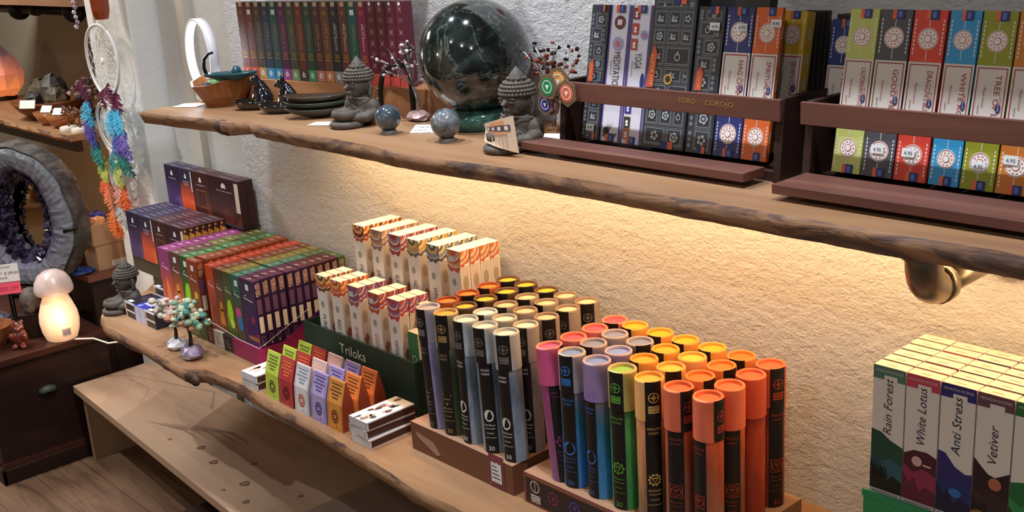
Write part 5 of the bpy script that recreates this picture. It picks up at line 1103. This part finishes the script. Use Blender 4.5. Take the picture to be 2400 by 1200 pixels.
light('mushroom_lamp_bulb', 'POINT', (-5.04, 1.72, .74), .9, (1, .68, .42), shadow_soft_size=.06)
m = MB(); m.tube([(-5.115, 1.79, .607), (-5.07, 1.86, .60), (-5.0, 1.9, .58), (-4.85, 1.93, .62), (-4.6, 1.9, .86), (-4.47, 1.8, .885)], .0045, mat('#d8d4cc', .5), 6); tag(m.build('power_cord'), 'thin white power cord running from the mushroom lamp to the lower shelf', 'cord')
# geode ring
e = empty('amethyst_geode', (-5.545, 1.80, .6), 'huge round amethyst geode ring with a mirror centre on a black stand', 'geode', rz=rad(38)); GC = .535
rg = random.Random(2); NA = 96
def lob(a, k): return 1+.018*sin(3*a+k)+.012*sin(7*a+2*k)+.008*sin(13*a+k)
t = NT('geode_face'); c0 = t.n('ShaderNodeTexCoord'); sp = t.n('ShaderNodeSeparateXYZ'); t.l(c0.outputs['Object'], sp.inputs[0])
ax = t.math('DIVIDE', sp.outputs[0], .30*S); az = t.math('DIVIDE', t.math('SUBTRACT', sp.outputs[2], GC*S), .345*S); r_ = t.math('SQRT', t.math('ADD', t.math('MULTIPLY', ax, ax), t.math('MULTIPLY', az, az)))
ang_ = t.math('ARCTAN2', ax, az); cmb = t.n('ShaderNodeCombineXYZ'); t.l(ang_, cmb.inputs[0]); t.l(t.math('MULTIPLY', r_, .25), cmb.inputs[1]); st = t.noise(cmb.outputs[0], 9, 6, .7, .5)
rr_ = t.math('ADD', r_, t.math('MULTIPLY', t.math('SUBTRACT', st, .5), .5)); cc = t.ramp(rr_, [(.40, '#191226'), (.52, '#2f2640'), (.66, '#4d465a'), (.82, '#606069'), (.97, '#5f6566')])
fine = t.noise(t.coord(), 40, 4, .6); t.bump(t.math('ADD', fine, st), .5, .01); M_geo = t.col(t.mix(.10, cc, fine), .35)
M_rock = speck('geode_rock', ['#2a2624', '#4a423c', '#63594f'], 16, .8, .8, 0, .8)
rings = [(1, .0), (.97, -.052), (.90, -.058), (.80, -.056), (.70, -.048), (.62, -.022), (.53, .025), (.44, .07)]
hole = (.092, .180); vs = []; fs = []
for j, (q, y) in enumerate(rings):
    for i in range(NA):
        a = 2*pi*i/NA; k = (q-.44)/.56; rx = (.30*k+hole[0]*(1-k))*lob(a, 1)*(1 if j < 6 else 1+.10*sin(17*a)+.07*sin(29*a)); rz_ = (.345*k+hole[1]*(1-k))*lob(a, 1)*(1 if j < 6 else 1+.05*sin(17*a)+.05*sin(23*a))
        jz = rg.uniform(-.004, .004) if 0 < j < 7 else 0
        vs.append((rx*sin(a), y+jz, GC+rz_*cos(a)))
for j in range(len(rings)-1):
    for i in range(NA): fs.append((j*NA+i, j*NA+(i+1) % NA, (j+1)*NA+(i+1) % NA, (j+1)*NA+i))
m = MB(); m.add(vs, fs, M_geo); m.build('crystal_face', e)
vs = []; fs = []; cs = [(1.0, -.05), (1.04, -.02), (1.05, .05), (1.0, .09), (.6, .11), (.5, .10), (.48, .095)]
for j, (q, y) in enumerate(cs):
    for i in range(NA): a = 2*pi*i/NA; w_2 = 1+(rg.uniform(-.012, .012) if 0 < j < 4 else 0); vs.append((.30*q*w_2*lob(a, 1)*sin(a), y+(rg.uniform(-.006, .006) if j in (1, 2) else 0), GC+.345*q*w_2*lob(a, 1)*cos(a)*(1.25 if q < .5 else 1)))
for j in range(len(cs)-1):
    for i in range(NA): fs.append((j*NA+i, j*NA+(i+1) % NA, (j+1)*NA+(i+1) % NA, (j+1)*NA+i))
m = MB(); m.add(vs, fs, M_rock); m.build('rock_rim', e)
cm = [mat('#1c1526', .12, coat=.5), mat('#30273f', .12, coat=.5), mat('#120e1a', .12, coat=.5), mat('#443a55', .12, coat=.5)]
m = MB()
for i in range(420):
    a = rg.uniform(0, 2*pi); k = rg.uniform(0, .27); rx = .30*k+hole[0]*(1-k)*1.03; rz_ = .345*k+hole[1]*(1-k)*1.02; c = Vector((rx*sin(a), .065-.33*k, GC+rz_*cos(a)))
    d = Vector((-sin(a)*.8, -.5, -cos(a)*.8)).normalized(); u = d.cross(Vector((0, 1, 0))).normalized(); v = d.cross(u); s_ = rg.uniform(.008, .02); L = s_*rg.uniform(1, 1.6)
    ps = [c+(u*cos(q*pi/3)+v*sin(q*pi/3))*s_ for q in range(6)]; m.add([tuple(p) for p in ps]+[tuple(c+d*L)], [(q, (q+1) % 6, 6) for q in range(6)], rg.choice(cm))
tag(m.build('amethyst_points', e), 'dark purple crystal points', None, None, 'stuff')
m = MB(); n = 40; vs = [(.15*sin(2*pi*i/n), .10+.03*cos(2*pi*i/n), GC+.23*cos(2*pi*i/n)) for i in range(n)]+[(.15*sin(2*pi*i/n), .105+.03*cos(2*pi*i/n), GC+.23*cos(2*pi*i/n)) for i in range(n)]
m.add(vs, [tuple(range(n)), tuple(range(2*n-1, n-1, -1))]+[(i, i+n, (i+1) % n+n, (i+1) % n) for i in range(n)], mat('#d8d2c4', .03, 1)); m.build('mirror', e)
m = MB()
for q in (-1, 1):
    m.tube([(q*.16, .02, 0), (q*.16, .02, .26)], .012, M_blackiron, 8); m.tube([(q*.16, -.08, .23), (q*.16, .02, .235), (q*.16, .12, .3)], .011, M_blackiron, 8); m.tube([(q*.16, -.1, .006), (q*.16, .14, .006)], .01, M_blackiron, 8)
m.tube([(-.16, .02, .12), (.16, .02, .12)], .01, M_blackiron, 8); m.build('iron_stand', e)
m = MB(); m.tube([(.24, -.06, GC-.06), (.31, -.055, GC-.045)], .008, M_blackiron, 8); m.build('side_clamp', e)
# price signs hanging below the geode
m = MB(); m.box(-.055, .055, -.002, 0, 0, .085, mat('#dcdad6', .6)); f = Flat(m, (-.055, -.002, 0), (1, 0, 0), (0, 0, 1), .0006); f.text('$ 599.00', .048, .035, .014, INK, width=.058); f.text('AMETHYST', .006, .066, .010, INK); f.text('MIRROR', .006, .015, .010, INK); f.text('bolivia', .006, .042, .009, INK)
tag(m.build('price_sign', loc=(-5.30, 1.60, .905), rz=rad(62)), 'white handwritten price sign in front of the geode', 'sign')
m = MB(); m.box(-.055, .050, -.002, 0, 0, .055, mat('#e0566e', .6)); f = Flat(m, (-.055, -.002, 0), (1, 0, 0), (0, 0, 1), .0006); f.text('50% OFF', .012, .015, .022, mat('#b01f3c', .6), width=.085)
tag(m.build('price_sign', loc=(-5.295, 1.60, .848), rz=rad(62)), 'pink discount sign just below the white price sign', 'sign')
m = MB(); m.tube([(0, 0, 0), (0, 0, .25)], .004, M_blackiron, 6); m.lathe([(.03, 0), (.03, .006)], M_blackiron, 16); m.tube([(-.05, .004, .25), (.05, .004, .25)], .004, M_blackiron, 6); m.tube([(-.05, .004, .25), (-.05, .004, .385)], .003, M_blackiron, 5); tag(m.build('sign_holder', loc=(-5.315, 1.607, .6), rz=rad(62)), 'black wire holder carrying the two price signs', 'sign holder')
# objects on the chest
e = empty('carved_bust', (-5.36, 1.70, .6), 'dark carved stone head under the geode price signs', 'figurine', rz=rad(60))
m = MB(); m.box(-.06, .06, -.05, .05, 0, .12, M_dark); m.build('plinth', e, bevel=.004)
m = MB(); m.ball((0, 0, .175), .05, M_stone, sx=.95, sz=1.1); m.ball((0, -.045, .165), .012, M_stone); m.ball((0, -.03, .14), .025, M_stone); m.ball((0, .01, .215), .035, M_stone, sz=.6); remesh(m.build('head', e), .005, 2)
m = MB(); m.lathe([(.05, 0), (.075, .04), (.105, .105), (.098, .105), (.068, .045), (1e-4, .015)], wood('teak_bowl', '#6a3a20', '#8a5230', '#a36a42', 2, 8, .4), 9, smooth=False); tag(m.build('wooden_bowl', loc=(-5.36, 1.50, .6), rz=.3), 'rough-edged brown wooden bowl on the chest at the left picture edge', 'bowl')
m = MB(); m.box(-.05, .05, -.002, .0, -.03, .03, CARD); tag(m.build('price_card', loc=(-5.335, 1.475, .705), rot=(rad(-60), 0, rad(70))), 'white card lying in the wooden bowl on the chest', 'card')
e = empty('bear_figurine', (-5.235, 1.585, .6), 'glossy red-brown carved stone bear on the front corner of the chest', 'figurine', rz=rad(50))
bm = mat('#5c1e12', .12, coat=1); m = MB(); m.ball((0, 0, .05), .036, bm, sx=1, sy=1.05, sz=1.35); m.ball((.005, -.012, .105), .026, bm); m.ball((.006, -.036, .1), .012, bm)
for q in (-1, 1): m.ball((.005+q*.018, -.004, .13), .008, bm); m.ball((q*.028, -.025, .06), .012, bm, sz=1.6); m.ball((q*.02, -.028, .012), .015, bm, sz=.9)
remesh(m.build('bear_body', e), .0035, 2)
tb = MB(); r2_ = random.Random(8)
for i, (x, y, rx) in enumerate(((-5.52, 1.52, .055), (-5.6, 1.62, .06), (-5.45, 1.60, .05))):
    m = MB(); m.ball((0, 0, rx*.7), rx, speck('dark_rock_%d' % i, ['#1c1a20', '#2e2c36', '#4a4658'], 14, .5), 9, sx=1.2, sz=.75, k=6)
    for v_ in m.v: v_ += Vector((r2_.uniform(-1, 1), r2_.uniform(-1, 1), r2_.uniform(-1, 1)))*.008; v_.z = max(v_.z, 0)
    m.sm = [False]*len(m.f); tag(m.build('mineral_rock', loc=(x, y, .6)), ['dark rough stone at the left edge behind the wooden bowl', 'larger dark rough stone below the geode', 'small dark stone beside the carved head'][i], 'stone', 'dark stones on the chest')
m = MB(); m.box(-.07, .07, -.04, .04, 0, .075, mat('#23201f', .6), front=mat('#3a352f', .6)); tag(m.build('small_carton', loc=(-5.40, 1.76, .6), rz=rad(65)), 'dark small carton standing behind the mushroom lamp', 'carton')
# cardboard boxes on the cabinet
CB = mat('#a07a58', .8); CB2 = mat('#b08a68', .8)
def cbox(x0, x1, y0, y1, z0, z1, label, open_=False, lab=False):
    e = empty('cardboard_box', ((x0+x1)/2, (y0+y1)/2, z0), label, 'box', 'cardboard boxes on the cabinet'); w, d, h = (x1-x0)/2, (y1-y0)/2, z1-z0; m = MB()
    if open_:
        for a in ((-w, w, -d, -d+.006), (-w, w, d-.006, d), (-w, -w+.006, -d+.006, d-.006), (w-.006, w, -d+.006, d-.006)): m.box(a[0], a[1], a[2], a[3], 0, h, CB, front=CB2)
        m.box(-w+.006, w-.006, -d+.006, d-.006, 0, .006, CB)
    else: m.box(-w, w, -d, d, 0, h, CB, front=CB2)
    m.build('carton_body', e, bevel=.0015)
    if not open_:
        m = MB(); f = Flat(m, (-w, -d, h), (1, 0, 0), (0, 1, 0), .0008); f.rect(0, d*.85, 2*w, d*1.15, mat('#c2a284', .4)); m.build('packing_tape', e)
    if lab: m = MB(); f = Flat(m, (w, -d, 0), (0, 1, 0), (0, 0, 1), .0012); f.rect(d*.5, h*.1, d*1.1, h*.32, mat('#c9c2b8', .6)); m.build('shipping_label', e)
    return e
cbox(-5.52, -5.36, 2.055, 2.33, .826, .955, 'lower cardboard box of the stack beside the white pier', False, True)
cbox(-5.53, -5.355, 2.045, 2.33, .956, 1.062, 'open cardboard box stuffed with wrapped pieces, on top of the stack', True)
cbox(-5.78, -5.56, 1.99, 2.25, .826, 1.0, 'brown cardboard box just right of the geode', False)
cbox(-5.86, -5.60, 2.42, 2.74, .826, 1.20, 'tall cardboard box behind the open one', False, True)
r3 = random.Random(5)
for i, (x, y, c, lb) in enumerate(((-5.40, 2.10, '#c98a5a', 'crumpled tan wrapping lying in the open cardboard box'), (-5.41, 2.22, '#d8cfc4', 'crumpled white wrapping in the open cardboard box'), (-5.46, 2.13, '#2c2a6a', 'dark blue patterned cloth bundle in the open cardboard box'), (-5.44, 2.29, '#b87848', 'orange-brown wrapped piece in the open cardboard box'))):
    m = MB(); m.ball((0, 0, 0), .038, mat(c, .8), 10, sx=1, sz=.8, k=7)
    for v_ in m.v: v_ += Vector((r3.uniform(-1, 1), r3.uniform(-1, 1), r3.uniform(-1, 1)))*.009
    m.sm = [False]*len(m.f); tag(m.build('wrapped_piece', loc=(x, y, 1.062+.012*(i == 2))), lb, 'wrapping', 'wrapped pieces in the open box')
m = MB()
for k in range(26):
    a = r3.uniform(0, 2*pi); q = r3.uniform(0, .05); c = Vector((q*cos(a), q*sin(a)*1.2, 0)); d = Vector((r3.uniform(-.5, .5), r3.uniform(-.5, .5), 1)).normalized(); u = d.orthogonal().normalized(); v = d.cross(u); s_ = r3.uniform(.007, .012)
    m.add([tuple(c+(u*cos(z*pi/2)+v*sin(z*pi/2))*s_) for z in range(4)]+[tuple(c+d*r3.uniform(.02, .045)*(1-q*9))], [(z, (z+1) % 4, 4) for z in range(4)]+[(3, 2, 1, 0)], mat('#24407a', .2))
m.ball((0, 0, .0), .05, mat('#1e3466', .4), 12, sy=1.3, sz=.25, k=6); o = m.build('crystal_cluster', loc=(-5.40, 1.985, .837)); tag(o, 'blue crystal cluster on the cabinet between geode and cardboard boxes', 'crystal')
# orange-lit board and dark figure behind
m = MB(); m.box(-6.6, -5.62, 2.76, 2.80, .86, 1.435, mat('#c06a3c', .7)); tag(m.build('back_panel'), 'orange-brown wooden panel under the left alcove shelf', 'panel')
e = empty('dark_vase', (-5.50, 2.36, 1.21), 'small dark vase on top of the tall cardboard box', 'vase') if False else None
m = MB(); m.lathe([(.03, 0), (.045, .03), (.05, .06), (.03, .10), (.02, .11), (.026, .125)], mat('#1f1a18', .4), 18); tag(m.build('dark_vase', loc=(-5.66, 2.50, 1.201)), 'small dark vase on top of the tall cardboard box', 'vase')
# ---- alcove shelf
o = MB(); xs_ = [-7.6+.05*i for i in range(40)]; n = len(xs_)-1; vs = []; r4 = random.Random(6)
for x in xs_: f_ = 2.12+r4.uniform(-.006, .006); vs += [(x, 2.82, 1.47), (x, f_, 1.47), (x, f_-.006+r4.uniform(-.004, .004), 1.452), (x, f_+.008, 1.436), (x, 2.82, 1.436)]
fs = []; fe = []
for i in range(n): a = i*5; b = a+5; fs += [(a, a+1, b+1, b), (a+3, a+4, b+4, b+3)]; fe += [(a+1, a+2, b+2, b+1), (a+2, a+3, b+3, b+2)]
fs += [(0, 4, 3, 2, 1), tuple(n*5+k for k in range(5))]
o.add(vs, fs, M_shelf); ob = o.build('live_edge_shelf'); tag(ob, 'live edge shelf in the left alcove with bowls, stones and tiny trees', 'shelf'); o = MB(); o.add(vs, fe, M_bark); o.build('bark_edge', ob)
m = MB(); m.box(-6.9, -5.75, 2.2, 2.23, 1.36, 1.435, M_dark); tag(m.build('shelf_rail'), 'dark wooden rail under the front of the alcove shelf', 'rail')
AZ = 1.4705
WB = wood('acacia', '#5a3018', '#7a4626', '#935c36', 2, 8, .4)
m = MB(); m.lathe([(.11, 0), (.17, .045), (.215, .10), (.205, .10), (.16, .05), (1e-4, .018)], WB, 26); tag(m.build('wooden_bowl', loc=(-6.40, 2.345, AZ)), 'large brown wooden bowl of dark stones on the alcove shelf', 'bowl')
rk = random.Random(10); RM = [speck('olive_stone', ['#2e2820', '#4f4634', '#6d614a'], 12, .5), speck('charcoal_stone', ['#22201f', '#3b3734', '#57504a'], 12, .5)]
for i, (x, y, z, s_, sz) in enumerate(((-6.50, 2.33, .10, .075, 1.3), (-6.36, 2.36, .11, .08, 1.5), (-6.27, 2.33, .10, .06, 1.2), (-6.42, 2.26, .09, .05, 1.0))):
    m = MB(); m.ball((0, 0, 0), s_, RM[i % 2], 8, sx=.9, sz=sz, k=6)
    for v_ in m.v: v_ += Vector((rk.uniform(-1, 1), rk.uniform(-1, 1), rk.uniform(-1, 1)))*s_*.14
    m.sm = [False]*len(m.f); tag(m.build('rough_stone', loc=(x, y, AZ+z+.01), rz=i), ['dark pointed stone at the left in the big alcove bowl', 'tallest olive-brown stone standing in the big alcove bowl', 'grey stone at the right in the big alcove bowl', 'small stone at the front of the big alcove bowl'][i], 'stone', 'rough stones in the big bowl')
m = MB(); m.box(-.05, .05, -.001, .001, 0, .045, CARD); tag(m.build('price_card', loc=(-6.24, 2.155, AZ+.085), rot=(rad(-20), 0, rad(30))), 'white card leaning on the rim of the big alcove bowl', 'card')
CG = mat('#a8683c', .15, .1); 
t = NT('amber_glass'); t.b.inputs['Base Color'].default_value = srgb('#d89058'); t.b.inputs['Roughness'].default_value = .05; t.b.inputs['Transmission Weight'].default_value = .6; M_ag = t.m
for i, x in enumerate((-6.12, -5.955)):
    m = MB(); m.lathe([(.035, 0), (.06, .02), (.085, .07), (.081, .07), (.056, .023), (1e-4, .008)], M_ag, 24); tag(m.build('glass_bowl', loc=(x, 2.225, AZ)), ['left amber glass bowl of chips on the alcove shelf', 'right amber glass bowl of chips on the alcove shelf'][i], 'bowl', 'amber glass bowls')
    m = MB()
    for _ in range(60): a = rk.uniform(0, 6.28); q = rk.uniform(0, .062); m.ball((q*cos(a), q*sin(a), .035+.03*rk.random()), .008, mat(rk.choice(['#5a4038', '#8a6a58', '#3a2c2c', '#a88a78']), .4), 6, k=4)
    tag(m.build('stone_chips', loc=(x, 2.225, AZ)), 'small mixed stone chips in the %s amber glass bowl' % ('left', 'right')[i], 'stone chips', None, 'stuff')
    m = MB(); m.box(-.035, .035, -.001, .001, 0, .04, CARD); tag(m.build('price_card', loc=(x+.01, 2.20, AZ+.068), rot=(rad(-35), 0, rad(25))), 'white card stuck in the %s amber glass bowl' % ('left', 'right')[i], 'card')
for i, (x, y) in enumerate(((-5.815, 2.20), (-5.705, 2.215))):
    e = empty('wire_tree', (x, y, AZ), ['tiny copper wire tree on the left white disc', 'tiny copper wire tree on the right white disc'][i], 'gem tree', 'tiny wire trees on white discs')
    m = MB(); m.lathe([(.045, 0), (.046, .016), (.042, .02)], mat('#d6cec0', .6), 22); m.build('white_base', e)
    w = MB(); cu = mat('#7a4a30', .35, .6); w.tube([(0, 0, .018), (.004, 0, .05), (-.004, 0, .075)], .005, cu, 6); lf = MB()
    for k in range(8): a = k*.8; p = Vector((cos(a)*.035, sin(a)*.025, .095+.02*sin(k*2.1))); w.tube([(-.004, 0, .07), tuple(p)], .0018, cu, 4); lf.ball(tuple(p), .007, mat('#6a5048', .4), 6, k=4); lf.ball(tuple(p*.8+Vector((0, 0, .03))), .006, mat('#8a6a5a', .4), 6, k=4)
    w.build('wire_trunk', e); tag(lf.build('gem_leaves', e), None, None, None, 'stuff')
wire_tree(-6.03, 2.42, AZ, 'bushy wire gem tree of brown and pink chips at the back of the alcove shelf', RM[1], mat('#5a4438', .4), [mat('#6a544a', .4), mat('#a08478', .4), mat('#3a302e', .4)], .13, .10, 44, .05, .09, nb=12, cs=.014, thick=.003)
wire_tree(-5.72, 2.42, AZ, 'sparse wire gem tree with pale and green chips beside the dreamcatcher', mat('#8a7a68', .6), mat('#8a8078', .4), [mat('#3c4a40', .3), mat('#8d8a86', .3)], .06, .10, 48, .03, .12, nb=6, cs=.012, thick=.002)
e = empty('salt_lamp', (-7.50, 2.44, AZ), 'glowing orange rock salt lamp at the left picture edge', 'lamp')
m = MB(); m.lathe([(.10, 0), (.10, .03)], M_dark, 20); m.build('wooden_base', e)
t = NT('lit_salt'); c0 = t.n('ShaderNodeTexCoord'); sp = t.n('ShaderNodeSeparateXYZ'); t.l(c0.outputs['Generated'], sp.inputs[0]); nn_ = t.noise(t.coord(), 12, 4, .6); zz = t.math('ADD', sp.outputs[2], t.math('MULTIPLY', t.math('SUBTRACT', nn_, .5), .4))
cc = t.ramp(zz, [(.1, '#f08a50'), (.45, '#c8745a'), (.8, '#6a4a50')]); t.l(cc, t.b.inputs['Emission Color']); t.b.inputs['Emission Strength'].default_value = .55; M_salt = t.col(cc, .4)
m = MB(); m.lathe([(.10, .03), (.155, .08), (.165, .17), (.12, .27), (.05, .35), (.001, .37)], M_salt, 11)
for v_ in m.v: v_ += Vector((rk.uniform(-1, 1), rk.uniform(-1, 1), rk.uniform(-1, 1)))*.010
m.sm = [False]*len(m.f); m.build('salt_rock', e)
light('added_alcove_glow', 'POINT', (-6.0, 2.35, 1.2), 13, (1, .42, .16), shadow_soft_size=.06)  # added warm glow behind the geode, no lamp object belongs to it
# pipe and the shelf over it
e = empty('pipe_rod', (-6.2, 2.25, 2.07), 'black iron pipe with round flanges at the top left', 'pipe')
m = MB(); m.tube([(-1.0, 0, 0), (.66, 0, .0)], .021, M_blackiron, 14); m.build('pipe', e)
for x in (-.16, .58): m = MB(); m.tube([(x-.018, 0, 0), (x+.018, 0, 0)], .055, M_blackiron, 20); m.build('flange', e)
m = MB(); m.tube([(.04, 0, 0), (.10, 0, 0)], .03, M_blackiron, 14); m.build('coupling', e)
m = MB(); m.box(-7.6, -5.35, 2.15, 2.8, 2.105, 2.15, wood('old_board', '#6a4a34', '#7d5a42', '#8f6b50', 0, 5, .5)); tag(m.build('wall_shelf'), 'brown wooden board above the black pipe at the top left', 'shelf')
m = MB(); m.box(-7.5, -6.5, 3.42, 3.49, 1.3, 2.6, mat('#8f8878', .8)); tag(m.build('cabinet_back'), 'flat grey panel on the back wall of the alcove', 'panel') if False else None

# ---- dreamcatcher
e = empty('dreamcatcher', (-5.03, 2.10, 2.06), 'white three-ring dreamcatcher with coloured feathers hanging on the white pier', 'dreamcatcher')
THR = mat('#d2d2d0', .6); RNGW = mat('#d9d8d5', .6)
def ringf(cx, cz, R, web, seed):
    n = 48; m = MB(); m.tube([(cx+R*cos(2*pi*i/n), .004*sin(4*pi*i/n), cz+R*sin(2*pi*i/n)) for i in range(n)], .0075, RNGW, 8, closed=True); m.build('hoop', e)
    m = MB(); r = random.Random(seed)
    if web:
        q = R; off = 0; pr = [(cx+q*cos(2*pi*i/14), 0, cz+q*sin(2*pi*i/14)) for i in range(14)]
        for lv in range(6):
            q *= .82; off += pi/14; cu = [(cx+q*cos(2*pi*i/14+off), 0, cz+q*sin(2*pi*i/14+off)) for i in range(14)]
            for i in range(14): m.tube([pr[i], cu[i]], .0012, THR, 4); m.tube([cu[i], pr[(i+1) % 14]], .0012, THR, 4)
            pr = cu
        m.ball((cx, 0, cz), .016, mat('#e8dcc8', .5), 12, sy=.4)
    else:
        for k in range(3):
            rr2 = R*(.78-.22*k); m.tube([(cx+rr2*cos(2*pi*i/30)*.95, .004*k, cz-.0+R*.18*k+rr2*sin(2*pi*i/30)) for i in range(30)], .0035, THR, 6, closed=True)
        for k in range(9): x = cx-R*.6+R*.15*k; m.tube([(x, .003, cz+.55*R), (x+.01, -.006, cz-.1*R), (x+.03, .003, cz-.6*R)], .0014, THR, 4)
    m.build('thread_web', e)
ringf(.012, -.185, .162, True, 1); ringf(-.035, -.488, .118, False, 2); ringf(-.03, -.735, .082, False, 3)
m = MB(); m.tube([(.0, 0, .11), (-.01, 0, .03), (.0, 0, -.02)], .004, RNGW, 6); m.tube([(-.01, 0, -.345), (-.02, 0, -.37)], .004, RNGW, 6); m.tube([(-.035, 0, -.6), (-.03, 0, -.655)], .004, RNGW, 6); m.build('cord', e)
def feather(x, z, L, W, ang, c, y=-.02, seed=0, lab=None):
    r = random.Random(seed); m = MB(); d = Vector((sin(ang), 0, -cos(ang))); s_ = Vector((cos(ang), 0, sin(ang))); n = 34; o0 = Vector((x, y, z)); cm_ = mat(c, .8)
    for i in range(n):
        t_ = (i+.5)/n; wd = 1.5*W*(sin(pi*min(1, t_*1.02))**.55)*r.uniform(.75, 1.15); p = o0+d*L*t_+Vector((0, -.012*sin(pi*t_), 0))
        for q in (-1, 1):
            tip = p+s_*q*wd*.5+d*L*.10+Vector((0, r.uniform(-.012, .006), 0)); b = L*.03
            m.add([tuple(p-d*b), tuple(p+d*b), tuple(tip+d*b*.9), tuple(tip-d*b*.2+s_*q*.002)], [(0, 1, 2, 3), (3, 2, 1, 0)], cm_)
    m.tube([tuple(o0), tuple(o0+d*L*.5+Vector((0, -.013, 0))), tuple(o0+d*L)], .0016, cm_, 5)
    m.build('feather', e)
F = [(-.20, -.26, .10, .055, -.05, '#5c1636'), (-.16, -.30, .10, .05, .35, '#4a1230'), (.10, -.27, .10, .06, .3, '#5c1636'), (.16, -.30, .11, .07, .1, '#641a3c'), (.05, -.30, .09, .05, -.2, '#5c1636'),
     (-.15, -.35, .14, .06, .1, '#3a96b8'), (-.19, -.37, .13, .055, -.1, '#58a8c4'), (.12, -.37, .14, .065, .05, '#3a9cc0'), (.17, -.38, .13, .06, .15, '#4aa8c8'), (.07, -.40, .13, .06, -.1, '#6ab4cc'),
     (-.19, -.45, .14, .05, .15, '#4a3a82'), (-.13, -.47, .14, .05, .05, '#3a3478'), (-.21, -.43, .12, .045, -.05, '#7a72a8'), (.14, -.48, .14, .06, .15, '#5a4a94'), (.19, -.47, .14, .06, .3, '#6a5aa4'), (.09, -.50, .12, .05, 0, '#4a58a0'),
     (-.16, -.54, .13, .06, .1, '#1f7068'), (-.11, -.56, .13, .055, .1, '#2a7a70'), (.11, -.57, .12, .055, .1, '#1f7a68'), (.16, -.58, .12, .05, .5, '#176054'), (.05, -.58, .12, .05, -.1, '#3a8a80'),
     (-.09, -.63, .12, .035, -.5, '#aab84e'), (-.06, -.65, .12, .035, -.2, '#b8c25a'), (.08, -.63, .13, .05, .05, '#b4bc5e'), (.04, -.64, .12, .04, .2, '#c2c86e'),
     (-.09, -.72, .13, .06, -.2, '#d8603a'), (-.07, -.75, .15, .06, .1, '#d9825a'), (.07, -.75, .14, .065, .1, '#d8602a'), (.03, -.74, .12, .05, -.05, '#d89080'), (.10, -.74, .13, .06, .25, '#cf5a28'),
     (-.03, -.87, .14, .06, .0, '#d8682e'), (-.06, -.88, .14, .06, -.25, '#dc7438'), (.05, -.83, .13, .06, .1, '#b0aca4'), (-.0, -.82, .13, .05, .1, '#a9a49c')]
for i, a in enumerate(F): feather(*a, y=-.022-.004*(i % 3), seed=i)
m = MB(); f = Flat(m, (-.035, -.012, -.10), (1, 0, 0), (0, 0, 1), .0005); f.rect(0, 0, .04, .045, STK); m.box(-.035, .005, -.0115, -.0105, -.10, -.055, STK); m.build('price_tag', e)
# shiny brown hanging piece and beads
m = MB(); m.lathe([(.001, -.09), (.030, -.085), (.040, -.05), (.044, .04), (.046, .16)], mat('#8a3a1c', .18, coat=.8), 8, smooth=False); tag(m.build('hanging_pendant', loc=(-4.915, 2.085, 2.15)), 'glossy orange-brown faceted pendant hanging above the dreamcatcher', 'pendant')
m = MB()
for k in range(9): m.ball((.012*sin(k*2.1), 0, -.022*k), .0105, mat(['#b8a8b0', '#8a7a88', '#c8c0cc'][k % 3], .1), 8, k=6)
m.tube([(0, 0, .05), (0, 0, -.17)], .0015, THR, 4); tag(m.build('bead_string', loc=(-5.20, 2.085, 2.20)), 'string of pale violet crystal beads at the top left of the dreamcatcher', 'beads')

m = MB(); m.lathe([(.07, 0), (.13, .05), (.17, .13), (.16, .13), (.12, .055), (1e-4, .018)], WB, 24); tag(m.build('wooden_bowl', loc=(-5.05, -2.93, 1.2605)), 'wooden bowl on the opposite shelf reflected in the geode mirror', 'bowl')
